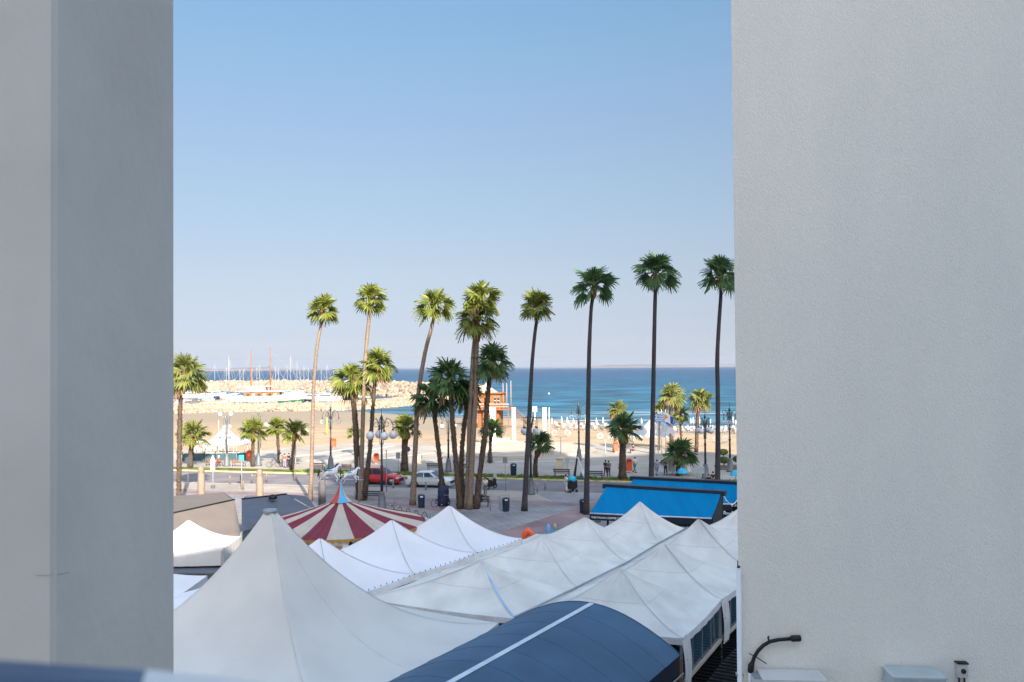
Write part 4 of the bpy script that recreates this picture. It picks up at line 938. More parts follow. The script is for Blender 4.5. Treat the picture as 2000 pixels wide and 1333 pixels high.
palm('sunlit shaggy palm at the far left edge against the grey pillar', [(349, 1000), (350, 900), (352, 800), (355, 745)], (366, 722), 40, .24, .20, 'leaf_pale', 'full', 1.3, True, group=gM, seed=11)
palm('thick shaggy palm just left of the tall palm near the red car', [(702, 975), (697, 880), (692, 800), (688, 770)], (688, 735), 38, .36, .30, 'leaf', 'full', .9, True, group=gM, seed=12)
palm('shaggy palm curving up through the four globe lamp', [(711, 977), (718, 920), (724, 860), (729, 790), (733, 740)], (738, 706), 36, .27, .17, 'leaf', 'full', 1.3, True, group=gM, seed=13)
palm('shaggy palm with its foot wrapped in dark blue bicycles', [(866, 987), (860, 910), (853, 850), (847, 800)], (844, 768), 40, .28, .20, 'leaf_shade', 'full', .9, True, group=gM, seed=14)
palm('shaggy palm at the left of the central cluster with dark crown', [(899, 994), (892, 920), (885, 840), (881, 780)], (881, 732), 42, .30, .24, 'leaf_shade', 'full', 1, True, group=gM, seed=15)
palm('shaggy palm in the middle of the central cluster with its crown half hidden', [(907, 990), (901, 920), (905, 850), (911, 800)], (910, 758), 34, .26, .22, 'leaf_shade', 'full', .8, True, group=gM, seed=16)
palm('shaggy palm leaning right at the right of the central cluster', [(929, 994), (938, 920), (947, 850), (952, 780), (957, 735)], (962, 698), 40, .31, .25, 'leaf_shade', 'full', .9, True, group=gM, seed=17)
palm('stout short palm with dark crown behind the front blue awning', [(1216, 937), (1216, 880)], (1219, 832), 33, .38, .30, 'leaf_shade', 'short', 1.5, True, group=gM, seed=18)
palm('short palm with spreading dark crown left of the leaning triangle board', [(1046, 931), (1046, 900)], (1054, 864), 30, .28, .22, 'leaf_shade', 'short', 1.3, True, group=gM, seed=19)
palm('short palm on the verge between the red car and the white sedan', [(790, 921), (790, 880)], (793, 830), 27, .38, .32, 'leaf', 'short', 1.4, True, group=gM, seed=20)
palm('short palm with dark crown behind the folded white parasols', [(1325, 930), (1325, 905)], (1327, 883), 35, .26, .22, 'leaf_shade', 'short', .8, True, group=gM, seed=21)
palm('short palm right of the sunlit edge palm, over the low teal screen', [(371, 914), (373, 880)], (377, 845), 31, .32, .28, 'leaf_pale', 'short', 1.2, True, group=gM, seed=22)
palm('short palm behind the first pair of beach lamp globes', [(494, 912), (494, 870)], (495, 838), 28, .22, .20, 'leaf', 'short', 1.2, True, group=gS, seed=23)
palm('short palm just left of the sunlit tall palm', [(570, 917), (573, 875)], (576, 840), 26, .28, .22, 'leaf', 'short', 1.1, True, group=gS, seed=24)
palm('small ragged palm left of the short palm by the sunlit tall trunk', [(545, 905), (543, 865)], (541, 832), 22, .22, .18, 'leaf', 'short', 1.1, True, group=gS, seed=25)
palm('small yellowish palm just behind the stout palm', [(1199, 884), (1203, 840)], (1206, 796), 20, .16, .14, 'leaf_pale', 'full', .8, True, group=gS, seed=26)
palm('pale palm behind the flags with the highest of the beach crowns', [(1312, 893), (1311, 840), (1310, 800)], (1310, 768), 26, .34, .26, 'leaf_pale', 'full', 1.5, True, group=gS, seed=27)
palm('pale palm between the flags and the right hand tall palm', [(1360, 884), (1362, 830), (1364, 800)], (1367, 774), 24, .30, .26, 'leaf_pale', 'full', 1.6, True, group=gS, seed=28)
palm('small pale palm with a low crown just left of the flags', [(1287, 880), (1288, 840)], (1289, 800), 17, .18, .15, 'leaf_pale', 'full', .8, True, group=gS, seed=29)
palm('small pale palm with a low crown just right of the flags', [(1332, 880), (1330, 845)], (1328, 806), 18, .18, .15, 'leaf_pale', 'full', .8, True, group=gS, seed=30)
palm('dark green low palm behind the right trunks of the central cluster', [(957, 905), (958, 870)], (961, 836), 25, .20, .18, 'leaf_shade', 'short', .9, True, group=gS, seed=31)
palm('faint small palm behind the left shaggy palm trunk', [(695, 890), (694, 865)], (693, 843), 15, .18, .16, 'leaf_pale', 'short', .9, True, group=gS, seed=32)

# ------------------------------------------------------------------ lamps
def street_lamp(label, px, base, top, arms=4, ar=None, group='ornate street lamps', grad=.31, m_='lamp_green', rz=.3, lean=0, clear=False):
    b = G(px, base, PZ); t = thing('street_lamp', label, 'street lamp', b, rz, group); H = D(px, top, b.y).z-PZ
    mb = MB(); mb.lathe([(.42, 0), (.42, .15), (.36, .22), (.30, 1.1), (.20, 1.3), (.24, 1.4), (.16, 1.55)], (0, 0, 0), 12); mb.build('base', 'lamp_grey', t)
    mb = MB(); mb.lathe([(.12, 1.5), (.10, 3.5), (.14, 3.55), (.14, 3.65), (.09, 3.75), (.075, H-3.1), (.12, H-3.05), (.07, H-2.9), (.06, H-1.0)], (0, 0, 0), 10); mb.build('pole', m_, t)
    mb = MB(); mb.lathe([(.05, H-1.0), (.11, H-.9), (.13, H-.8), (.06, H-.65), (.03, H-.55), (.02, H)], (0, 0, 0), 8)
    for k in range(4): a = k*math.pi/2; mb.tube([(.15*math.cos(a), .15*math.sin(a), H-3.1), (.17*math.cos(a), .17*math.sin(a), H-1.5)], .022, 5)
    mb.build('finial', m_, t)
    ra = ar or .95
    for k in range(arms):
        a = 2*math.pi*k/arms; ca_, sa_ = math.cos(a), math.sin(a); zz = H-1.9
        pr = [(.10, zz+.1), (.25, zz+.75), (.50, zz+1.0), (.78, zz+.88), (ra, zz+.45), (ra, zz+.02)]
        mb = MB(); mb.tube([(r*ca_, r*sa_, z) for r, z in pr], .030, 6)
        mb.tube([((.42+.2*math.cos(q))*ca_, (.42+.2*math.cos(q))*sa_, zz+.5+.2*math.sin(q)) for q in [i*.6 for i in range(11)]], .02, 5)
        mb.tube([((.12+.1*j)*ca_, (.12+.1*j)*sa_, zz+.0+.12*j*j) for j in range(4)], .02, 5); ao = mb.build('arm', m_, t)
        mb = MB(); mb.lathe([(.05, .12), (.10, .02), (.12, -.03)], (ra*ca_, ra*sa_, zz), 8); mb.build('fitter', m_, ao)
        mb = MB(); mb.ball((ra*ca_, ra*sa_, zz-.04-grad), grad, 14); mb.build('globe', 'globe_clear' if clear else 'globe', t)
    return t
gc = mk('globe_clear', (0.62, 0.64, 0.66), 0.15, 0.02)
m = M['globe_clear']; n = m.node_tree.nodes; l = m.node_tree.links; tr = n.new('ShaderNodeBsdfTransparent'); ms = n.new('ShaderNodeMixShader'); ms.inputs[0].default_value = .25
fz = n.new('ShaderNodeLayerWeight'); fz.inputs[0].default_value = .35; l.new(fz.outputs[1], ms.inputs[0]); l.new(tr.outputs[0], ms.inputs[1]); l.new(n['Principled BSDF'].outputs[0], ms.inputs[2]); l.new(ms.outputs[0], n['Material Output'].inputs[0])
street_lamp('ornate four globe lamp above the striped carousel roof', 746, 996, 797, 4, .98, grad=.36, rz=R(22))
street_lamp('ornate lamp post with thick grey foot right of the tall swaying palm', 1037, 966, 796, 4, .80, rz=R(50))
street_lamp('ornate lamp post just left of the tall dark palm by the front awning', 1131, 900, 780, 4, .95, clear=True, rz=R(10))
street_lamp('ornate lamp with white globes behind the rear awning, left of the right tall palm', 1378, 935, 800, 4, .75, rz=R(45))
street_lamp('ornate lamp post closest to the right hand wall', 1426, 922, 786, 4, .65, grad=.26, rz=R(60), clear=True)
street_lamp('ornate lamp post with small hooks right of the sunlit tall palm', 646, 916, 787, 4, .95, clear=True, rz=R(15), m_='lamp_grey')
street_lamp('slender grey lamp post before the left white pavilion', 443, 911, 800, 2, .7, grad=.22, rz=R(80), m_='lamp_grey')
street_lamp('slender lamp post behind the first short palm of the promenade', 505, 910, 795, 4, .85, grad=.26, m_='lamp_grey')
street_lamp('lamp post left of the central palm cluster with a grey foot', 876, 922, 795, 2, .7, grad=.28, rz=R(5))
street_lamp('thin lamp post half hidden behind the right trunks of the cluster', 957, 903, 800, 2, .6, grad=.24, clear=True)
def globe_pair(label, x0, x1, y, base, gr):
    xm = (x0+x1)/2; b = G(xm, base, PZ); t = thing('globe_lamp', label, 'lamp', b, 0, 'pale globe lamps on the promenade'); p0, p1 = D(x0, y, b.y)-b, D(x1, y, b.y)-b
    H = (p0.z+p1.z)/2-gr*1.3; mb = MB(); mb.lathe([(.10, 0), (.06, .3), (.045, H)], (0, 0, 0), 8); mb.build('pole', 'mast_alu', t)
    mb = MB(); mb.tube([(p0.x, 0, H+.02), (0, 0, H-.1), (p1.x, 0, H+.02)], .03, 6); mb.build('cross_arm', 'mast_alu', t)
    for p in (p0, p1): mb = MB(); mb.ball((p.x, 0, H+gr), gr, 14); mb.build('globe', 'globe_clear' if gr > .34 else 'globe', t)
globe_pair('pale post with two white globes left of the first short palm', 430, 451, 808, 905, .27)
globe_pair('low pair of large clear globes over the first short palm', 491, 527, 833, 905, .45)
globe_pair('low pair of large clear globes at the short palms by the sunlit tall trunk', 559, 596, 841, 908, .45)
globe_pair('pair of large clear globes right of the short palm by the white columns', 1083, 1108, 844, 890, .48)
globe_pair('pair of large clear globes left of the stout palm', 1172, 1193, 850, 890, .46)
globe_pair('pair of large clear globes behind the right tall palm', 1398, 1416, 856, 890, .50)

# ------------------------------------------------------------------ benches, bins, signs, posts
def bench(label, px, py, rz=0.0, m_='bench_dark', L=1.8, back=True, fac=1):
    g = G(px, py, PZ); t = thing('bench', label, 'bench', g, math.atan2(rs.y, rs.x)+rz, 'wooden benches')
    mb = MB()
    for k in range(3): mb.box((0, (.12+k*.15)*fac, .45), (L, .12, .04))
    mb.build('seat', m_, t)
    mb = MB()
    for k in range(2): mb.box((0, -.05*fac, .66+k*.19), (L, .04, .12))
    mb.build('backrest', m_, t)
    for s_ in (-1, 1): mb = MB(); mb.tube([(s_*L*.42, .5*fac, 0), (s_*L*.42, .42*fac, .43), (s_*L*.42, 0, .43), (s_*L*.42, -.07*fac, .95)], .03, 6); mb.tube([(s_*L*.42, .0, .43), (s_*L*.42, -.1*fac, 0)], .03, 6); mb.build('leg', 'bench_dark', t)
    return t
B = bench
B('dark bench left of the leaning triangle board', 1097, 933); B('dark bench right of the tall palm by the front awning', 1161, 937)
B('dark bench behind the bonnet of the white sedan', 848, 921); B('dark bench beside the shaggy palm near the four globe lamp', 726, 979, .1)
B('dark bench with a seated couple inside the central palm cluster', 934, 990, .1, L=2.0)
B('brown slatted bench behind the prancing horse figures', 673, 923, 0, 'bench_brown'); B('brown bench left of the post right of the sunlit tall palm', 621, 920, 0, 'bench_brown', 1.5)
B('brown bench left of the slender grey lamp post', 417, 911, 0, 'bench_brown', 2.2); B('brown bench between the slender lamp post and the orange bin', 465, 912, 0, 'bench_brown', 1.7)
B('small dark bench between the first trunks of the central cluster', 905, 922)
def bin_(label, px, py, h=1.15, r=.30, m_='bin_navy', group='dark litter bins'):
    g = G(px, py, PZ); t = thing('litter_bin', label, 'bin', g, 0, group)
    mb = MB(); mb.lathe([(r*.9, 0), (r*.92, .05), (r, h*.72)], (0, 0, 0), 18, smooth=False); mb.build('body', m_, t)
    mb = MB(); mb.lathe([(r*1.04, h*.72), (r*1.04, h*.80), (r*.95, h*.93), (r*.5, h), (.01, h)], (0, 0, 0), 18); mb.build('lid', m_, t)
    mb = MB(); mb.box((.05, -r*.95, h*.84), (.24, .10, .10)); mb.build('slot', 'strap', t)
bin_('dark navy litter bin right of the leaning tall palm', 823, 992); bin_('dark navy litter bin between the central cluster and the swaying palm', 988, 999)
bin_('dark litter bin half behind the tall palm by the front awning', 1139, 1002); bin_('dark litter bin on the grass right of the grey notice post', 1003, 928, 1.3, .35)
def orange_bin(label, px, py, h=1.2):
    g = G(px, py, PZ); t = thing('orange_bin', label, 'bin', g, 0, 'orange bins'); mb = MB(); mb.box((0, 0, h*.5+.08), (.62, .5, h*.8)); mb.build('body', 'orange', t)
    mb = MB(); mb.prism([(-.31, h*.88), (.31, h*.88), (.2, h*1.08), (-.2, h*1.08)], -.25, .25); mb.build('lid', 'orange', t); mb = MB(); mb.box((0, 0, .05), (.3, .3, .1)); mb.build('foot', 'zinc', t)
orange_bin('orange bin at the end of the low teal screen', 487, 901, 1.3); orange_bin('orange bin right of the sunlit hook lamp post on the sand edge', 652, 875, 1.3)
orange_bin('orange bin between shaggy palms behind the red car', 735, 906, 1.2); orange_bin('orange bin at the sand edge left of the stout palm', 1203, 884, 1.4); orange_bin('orange box beside the stout palm behind the front awning', 1229, 924, 1.5)
def sign(label, px, base, top, shape, m_, wd=.6, hh=.6, post='mast_alu', cat='sign', back=None):
    g = G(px, base, PZ if base > 955 or base < 925 else .01); t = thing('road_sign', label, cat, g, 0, 'signs on posts'); H = D(px, top, g.y).z-g.z
    mb = MB(); mb.tube([(0, 0, 0), (0, 0, H-.1)], .035, 8); mb.build('post', post, t); mb = MB()
    if shape == 'round': mb.prism([(wd/2*math.cos(i*math.pi/10), H-wd/2+wd/2*math.sin(i*math.pi/10)) for i in range(20)], -.06, -.03)
    elif shape == 'tri': mb.prism([(-wd/2, H-hh), (wd/2, H-hh), (0, H)], -.06, -.03)
    else: mb.prism([(-wd/2, H-hh), (wd/2, H-hh), (wd/2, H), (-wd/2, H)], -.06, -.03)
    mb.build('panel', m_, t)
    if shape == 'tri': mb = MB(); mb.box((0, -.045, H-hh-.45), (.42, .03, .8)); mb.build('lower_panel', 'stone_cream', t)
sign('white triangle road sign over a cream plate left of the seated person', 416, 968, 888, 'tri', 'sign_tri', .5, .55) if 'sign_tri' in M else None
mk('sign_tri', (.7, .74, .8), .5)
sign('white triangle road sign over a cream plate before the left brown bench', 416, 968, 889, 'tri', 'sign_tri', .55, .65)
sign('blue and white square road sign left of the orange bin', 472, 958, 889, 'sq', 'sign_blue', .5, .6)
sign('round grey road sign beside the pillar edge', 367, 955, 893, 'round', 'sign_grey', .62)
sign('grey notice board on a post above the motor scooter', 987, 959, 893, 'sq', 'sign_grey', .45, .6)
sign('grey square board behind the gap between the two cars', 778, 928, 884, 'sq', 'sign_grey', .5, .7)
sign('round violet sign on the short palm between the two cars', 797, 915, 873, 'round', 'sign_violet', .6)
def post_(label, px, base, top, m_='mast_alu', r=.05, name='thin_pole', cat='pole', z=PZ, group=None):
    g = G(px, base, z); t = thing(name, label, cat, g, 0, group); H = D(px, top, g.y).z-z
    mb = MB(); mb.tube([(0, 0, 0), (0, 0, H)], [r, r*.8], 8); mb.build('shaft', m_, t); mb = MB(); mb.ball((0, 0, H), r*1.2, 8); mb.build('cap', m_, t)
post_('thin white pole rising behind the red and blue carousel tip', 701, 985, 893, r=.035)
post_('thin pole right of the four globe lamp', 755, 960, 880, 'mast_alu', .05); 
for i, (x, y) in enumerate(((449, 946), (470, 944), (475, 957), (492, 942), (521, 941), (576, 938), (362, 960), (768, 954), (832, 958), (1065, 957), (1050, 962), (873, 962))):
    sd = ('before the left lamp post', 'left of the blue sign', 'at the foot of the blue sign', 'right of the blue sign', 'right of the second beige parasol', 'left of the sunlit tall trunk', 'beside the round grey sign', 'before the red car', 'before the white sedan', 'right of the thick lamp foot', 'at the thick lamp foot', 'right of the white sedan')[i]
    g = G(x, y, PZ); t = thing('bollard', 'short pale bollard '+sd, 'bollard', g, 0, 'bollards along the road'); mb = MB(); mb.lathe([(.09, 0), (.08, .7), (.10, .75), (.08, .85), (.01, .88)], (0, 0, 0), 10); mb.build('body', 'cover_beige' if i < 6 else 'grey_paint', t)
def hoop(label, x, y, w_=1.0, h=1.0):
    g = G(x, y, PZ); t = thing('bike_hoop', label, 'bike rack', g, .3, 'metal bike hoops'); mb = MB(); mb.tube([(-w_/2, 0, 0), (-w_/2, 0, h-.08), (-w_/2+.08, 0, h), (w_/2-.08, 0, h), (w_/2, 0, h-.08), (w_/2, 0, 0)], .03, 6); mb.build('rail', 'mast_alu', t)
hoop('metal hoop left of the navy bin by the central cluster', 968, 997, .9, 1.1); hoop('metal hoop just behind the navy bin by the central cluster', 985, 993, .9, 1.1); hoop('metal hoop above the right edge of the carousel roof', 760, 986, .9, 1.1)
# leaning triangle board
g = G(1128, 938, PZ); t = thing('triangle_frame', 'tall dark and white A shaped frame standing on the verge', 'frame', g, -.1)
mb = MB(); mb.prism([(-.55, 0), (-.20, 0), (.02, 2.2), (-.08, 2.35)], -.15, .15); mb.build('dark_leg', 'black', t)
mb = MB(); mb.prism([(-.04, 2.4), (.10, 2.4), (1.0, .25), (.72, .1)], .05, .2); mb.build('white_leg', 'strap', t)
mb = MB(); mb.prism([(.05, .0), (.68, -.02), (.36, .85)], -.1, .1); mb.build('dark_wedge', 'teal_screen', t)
# stone planter
g = G(1093, 918, PZ); t = thing('stone_plinth', 'cream stone block with a wider top behind the dark bench', 'plinth', g, -.1)
mb = MB(); mb.box((0, 0, .65), (.85, .85, 1.3), 0, 0, .92); mb.build('block', 'stone_cream', t); mb = MB(); mb.box((0, 0, 1.36), (1.0, 1.0, .12)); mb.build('top', 'stone_cream', t); mb = MB(); mb.box((0, 0, .06), (1.15, 1.15, .12)); mb.build('step', 'stone_cream', t)
g = G(1108, 916, PZ); t = thing('grey_box', 'small grey box beside the cream stone block', 'box', g, 0); mb = MB(); mb.box((0, 0, .95), (.5, .4, .6), 0, 0, .95); mb.build('casing', 'grey_paint', t); mb = MB(); mb.box((0, 0, .32), (.1, .1, .64)); mb.build('stem', 'grey_paint', t)
g = G(819, 905, PZ); t = thing('stone_plinth', 'pale beige stone block behind the leaning tall palm', 'plinth', g, -.1)
mb = MB(); mb.box((0, 0, .5), (.6, .6, 1.0), 0, 0, .95); mb.build('block', 'stone_cream', t); mb = MB(); mb.box((0, 0, 1.04), (.7, .7, .08)); mb.build('top', 'stone_cream', t)
for i, (x, y) in enumerate(((1413, 890), (1414, 907), (1441, 905))):
    g = G(x, y+4, PZ); t = thing('clipped_bush', ('pale round bush left of the last lamp post', 'dark clipped round bush below the pale one', 'dark round bush cut off by the right wall')[i], 'bush', g, 0, 'round bushes'); rr = random.Random(i); mb = MB(); mb.tube([(0, 0, 0), (0, 0, .5)], .06, 6); mb.build('stem', 'wood_brown', t); mb = MB()
    for _ in range(1100):
        v = Vector((rr.gauss(0, 1), rr.gauss(0, 1), rr.gauss(0, 1))).normalized()*rr.uniform(.8, 1.0); p = Vector((v.x*.62, v.y*.62, .72+v.z*.40)); a = Vector((rr.uniform(-1, 1), rr.uniform(-1, 1), rr.uniform(-1, 1))).normalized()*.07; b_ = v.cross(a)*1.0
        mb.add([p-a, p+b_, p+a, p-b_], [(0, 1, 2, 3)], 0, False)
    mb.build('foliage', 'leaf_pale' if i == 0 else 'bush', t, fix=False)
# planting bed under bushes
mb = MB(); quad_sheet(mb, [G(1395, 912), G(1500, 912), G(1500, 921), G(1400, 920)], PZ+.06, PZ); tag(mb.build('planting_bed', mat('bed_soil', (.12, .08, .05), 1, .2, 2)), 'dark soil bed under the clipped bushes', 'bed')

# ------------------------------------------------------------------ cars
def car(label, rear_px, front_px, py, paint, suv=True):
    a, b = G(rear_px, py, .01), G(front_px, py, .01); L = 4.45 if suv else 4.75
    mid = (a+b)/2; mid = Vector((mid.x, mid.y, 0)); dv = rs.copy(); 
    t = thing('parked_car', label, 'car', Vector((mid.x, mid.y, .008)), math.atan2(dv.y, dv.x), 'cars parked on the road'); W_ = .91; t.scale = (1.0, 1.0, 1.06)
    H = 1.62 if suv else 1.45; bh = .98 if suv else .92; gc_ = .24 if suv else .17; wr = .35 if suv else .33
    xw = (-L*.30, L*.315); h2 = L/2
    # lower body: stations along x with half width and top height
    def topz(x):
        u = x/h2
        if suv: pts = [(-1, .80), (-.94, .98), (-.5, 1.02), (.30, 1.0), (.62, .98), (.9, .86), (1, .66)]
        else: pts = [(-1, .72), (-.93, .92), (-.55, .97), (.28, .93), (.60, .88), (.9, .76), (1, .58)]
        for (p, q), (r, s_) in zip(pts, pts[1:]):
            if u <= r: return q+(s_-q)*(u-p)/(r-p)
        return pts[-1][1]
    def wid(x): u = abs(x/h2); return W_*(1-.16*max(0, u-.72)**1.3/.28**1.3)
    def botz(x):
        z = gc_
        for c in xw:
            if abs(x-c) < wr+.07: z = max(z, math.sqrt(max(0, (wr+.07)**2-(x-c)**2))+wr*.82)
        return min(z, topz(x)-.12)
    xs = sorted(set([-h2+L*i/46 for i in range(47)]+[c+s_*(wr+.069) for c in xw for s_ in (-1, 1)]))
    prof = []; mb = MB(); rings = []
    for x in xs:
        wq, tz_, bz = wid(x), topz(x), botz(x); sh_ = tz_-.08
        rings.append([(x, -wq*.93, bz), (x, -wq, max(bz+.02, .45)), (x, -wq*1.0, max(bz+.03, .62)), (x, -wq*.95, sh_), (x, -wq*.80, tz_), (x, wq*.80, tz_), (x, wq*.95, sh_), (x, wq, max(bz+.03, .62)), (x, wq, max(bz+.02, .45)), (x, wq*.93, bz)])
    n = 10; vs = [v for r in rings for v in r]
    fs = [(j*n+k, j*n+(k+1) % n, (j+1)*n+(k+1) % n, (j+1)*n+k) for j in range(len(rings)-1) for k in range(n)]+[tuple(range(n)), tuple((len(rings)-1)*n+k for k in range(n))]
    mb.add(vs, fs, 0, True)
    # cabin
    if suv: cb = [(-.90, .98, 0), (-.78, H-.04, 1), (-.05, H, 1), (.10, H-.05, 1), (.44, .98, 0)]
    else: cb = [(-.80, .93, 0), (-.50, H-.05, 1), (-.05, H, 1), (.10, H-.04, 1), (.50, .90, 0)]
    sec = []
    for u, z, k in cb:
        x = u*h2; wt = .66 if k else .80; zb = topz(x)-.02
        sec.append((x, z, wt))
    P0, P1, P2, P3, P4_ = sec
    def cab(mb_, off, ztop, mi):
        base = .86; vs = [(P0[0], -base, P0[1]), (P0[0], base, P0[1]), (P1[0], -P1[2], P1[1]), (P1[0], P1[2], P1[1]), (P2[0], -P2[2], P2[1]), (P2[0], P2[2], P2[1]), (P3[0], -P3[2], P3[1]), (P3[0], P3[2], P3[1]), (P4_[0], -base, P4_[1]), (P4_[0], base, P4_[1]), (0, -base, .93), (0, base, .93)]
        mb_.add(vs, [(0, 1, 3, 2), (2, 3, 5, 4), (4, 5, 7, 6), (6, 7, 9, 8), (0, 2, 4, 6, 8, 10), (1, 11, 9, 7, 5, 3)], mi, False)
    cab(mb, 0, 0, 0); body = mb.build('body', paint, t)
    bv_ = body.modifiers.new('bev', 'BEVEL'); bv_.width = .03; bv_.segments = 2; bv_.limit_method = 'ANGLE'; bv_.angle_limit = R(35)
    def lerp3(a, b_, k): return tuple(a[i]+(b_[i]-a[i])*k for i in range(3))
    def sidepoint(u, v, s_, o=.012):   # u along roof line 0..1, v from belt (0) to roof (1)
        bx = P0[0]+(P4_[0]-P0[0])*u; tx = P1[0]+(P3[0]-P1[0])*u; return (bx+(tx-bx)*v, s_*(.86+(.66-.86)*v+o), .97+(H-.03-.97)*v if suv else .93+(H-.03-.93)*v)
    for s_ in (-1, 1):
        for u0, u1 in ((.10, .46), (.49, .86)) if suv else ((.16, .47), (.50, .86)):
            mb = MB(); mb.add([sidepoint(u0, .08, s_), sidepoint(u1, .08, s_), sidepoint(u1, .86, s_), sidepoint(u0, .86, s_)], [(0, 1, 2, 3)], 0, False); mb.build('side_window', 'car_glass', t)
    for (A_0, A_1, nm) in ((P4_, P3, 'windscreen'), (P0, P1, 'rear_window')):
        mb = MB(); f = 1 if nm == 'windscreen' else -1
        q = lambda k, s_: ((A_0[0]+(A_1[0]-A_0[0])*k)+f*.012, s_*(.80+(.62-.80)*k), A_0[1]+(A_1[1]-A_0[1])*k+.014)
        mb.add([q(.10, -1), q(.10, 1), q(.93, 1), q(.93, -1)], [(0, 1, 2, 3)], 0, False); mb.build(nm, 'car_glass', t)
    for c in xw:
        for s_ in (-1, 1):
            w0 = MB(); w0.tube([(c, s_*.70, wr), (c, s_*.90, wr)], wr, 20); wo = w0.build('wheel', 'rubber', t)
            w0 = MB(); w0.tube([(c, s_*.895, wr), (c, s_*.908, wr)], wr*.66, 16)
            w0.build('rim', 'rim', wo)
    for s_ in (-1, 1):
        mb = MB(); mb.box((h2*.93, s_*.66, topz(h2*.93)-.12), (.26, .34, .13)); mb.build('headlight', 'headlight', t)
        mb = MB(); mb.box((-h2*.955, s_*.70, .80), (.18, .28, .16)); mb.build('taillight', 'taillight', t)
        mb = MB(); mb.box((P4_[0]-.25, s_*.98, 1.0), (.14, .16, .12)); mb.build('mirror', paint, t)
        for hx in (-.55, .35): mb = MB(); mb.box((hx, s_*.915, .82), (.18, .02, .03)); mb.build('door_handle', 'rim', t)
    mb = MB(); mb.box((h2-.06, 0, .48), (.16, 1.3, .26)); mb.build('grille', 'black', t)
    mb = MB(); mb.box((0, 0, gc_+.06), (L*.42, 1.72, .16)); mb.build('sill', 'black', t)
    mb = MB(); mb.box((h2+.005, 0, .42), (.02, .5, .11)); mb.build('number_plate', 'white_paint', t)
    return t
car('red hatchback parked behind the four globe lamp', 708, 782, 945, 'red_paint', True)
car('silver white sedan parked behind the leaning tall palm', 797, 884, 950, 'silver_paint', False)
# ------------------------------------------------------------------ two wheelers
def two_wheel(par, L, r, m_='rubber'):
    for x in (-L/2, L/2):
        mb = MB(); mb.tube([(x+r*math.cos(a), 0, r+r*math.sin(a)) for a in [i*math.pi/10 for i in range(21)]], .05 if r < .3 else .022, 6); wo = mb.build('wheel', m_, par)
        mb = MB(); mb.tube([(x, -.05, r), (x, .05, r)], .05, 8); mb.build('hub', 'rim', wo)
def scooter(label, px, py, rz):
    t = thing('motor_scooter', label, 'scooter', G(px, py, .01), rz); two_wheel(t, 1.3, .25)
    mb = MB(); mb.prism([(-.85, .45), (-.80, .85), (-.1, .80), (.05, .42), (.35, .40), (.50, .95), (.62, .95), (.58, .35), (.2, .25), (-.5, .25)], -.17, .17); mb.build('body', 'black', t)
    mb = MB(); mb.prism([(-.80, .85), (-.75, .95), (-.15, .90), (-.1, .80)], -.16, .16); mb.build('seat', 'bench_dark', t)
    mb = MB(); mb.tube([(.60, -.32, 1.10), (.52, 0, 1.02), (.60, .32, 1.10)], .03, 6); mb.tube([(.65, 0, .25), (.52, 0, 1.0)], .035, 6); mb.build('handlebar', 'grey_paint', t)
    mb = MB(); mb.box((.62, 0, 1.25), (.03, .4, .42)); mb.build('windshield', 'globe', t); mb = MB(); mb.box((-.95, 0, 1.02), (.36, .38, .30)); mb.build('top_box', 'black', t)
scooter('dark motor scooter parked at the road edge right of the cluster', 960, 955, 1.0)
def bicycle(label, px, py, rz, m_='cloth_navy'):
    t = thing('bicycle', label, 'bicycle', G(px, py, PZ), rz, 'bicycles leaning by the palm'); two_wheel(t, 1.05, .33)
    mb = MB(); mb.tube([(-.52, 0, .33), (-.15, 0, .85), (.38, 0, .82), (-.05, 0, .30), (-.15, 0, .85)], .028, 6); mb.tube([(-.52, 0, .33), (-.05, 0, .30)], .022, 6); mb.tube([(.52, 0, .33), (.38, 0, .85), (.36, 0, 1.0)], .025, 6); mb.build('frame', m_, t)
    mb = MB(); mb.tube([(.30, -.28, 1.02), (.36, 0, 1.0), (.30, .28, 1.02)], .018, 6); mb.build('handlebar', 'grey_paint', t); mb = MB(); mb.box((-.20, 0, .92), (.25, .13, .05)); mb.build('saddle', 'black', t)
bicycle('dark blue bicycle leaning on the left side of the shaggy palm foot', 860, 990, .5); bicycle('dark blue bicycle leaning on the right side of the shaggy palm foot', 869, 992, 1.1)
bicycle('bicycle standing on the verge near the group by the short palm', 535, 913, .2)
t = thing('bundle_wrap', 'dark blue cloth wrapped round the foot of the shaggy palm', 'cloth', G(866, 988, PZ)); mb = MB(); mb.lathe([(.48, 0), (.52, .4), (.46, .9), (.50, 1.2), (.40, 1.7)], (0, 0, 0), 12); mb.build('wrap', 'cloth_navy', t)
# pushchair
g = G(1117, 962, PZ); t = thing('pushchair', 'black pushchair with a bright cyan hood on the plaza edge', 'pushchair', g, .6)
mb = MB(); mb.ball((0, 0, 1.25), .46, 12, sc=(1, .85, .75)); mb.build('hood', 'cyan', t); mb = MB(); mb.prism([(-.42, .55), (-.38, 1.15), (.40, 1.15), (.46, .50), (.2, .30), (-.2, .30)], -.3, .3); mb.build('seat', 'black', t)
mb = MB(); mb.tube([(-.40, -.25, .2), (.2, -.25, .6), (.62, -.25, 1.1), (.62, .25, 1.1), (.2, .25, .6), (-.40, .25, .2)], .03, 6); mb.build('handle', 'grey_paint', t)
for x in (-.4, .35):
    for y in (-.28, .28): mb = MB(); mb.tube([(x, y-.03, .15), (x, y+.03, .15)], .15, 12); mb.build('wheel', 'rubber', t)

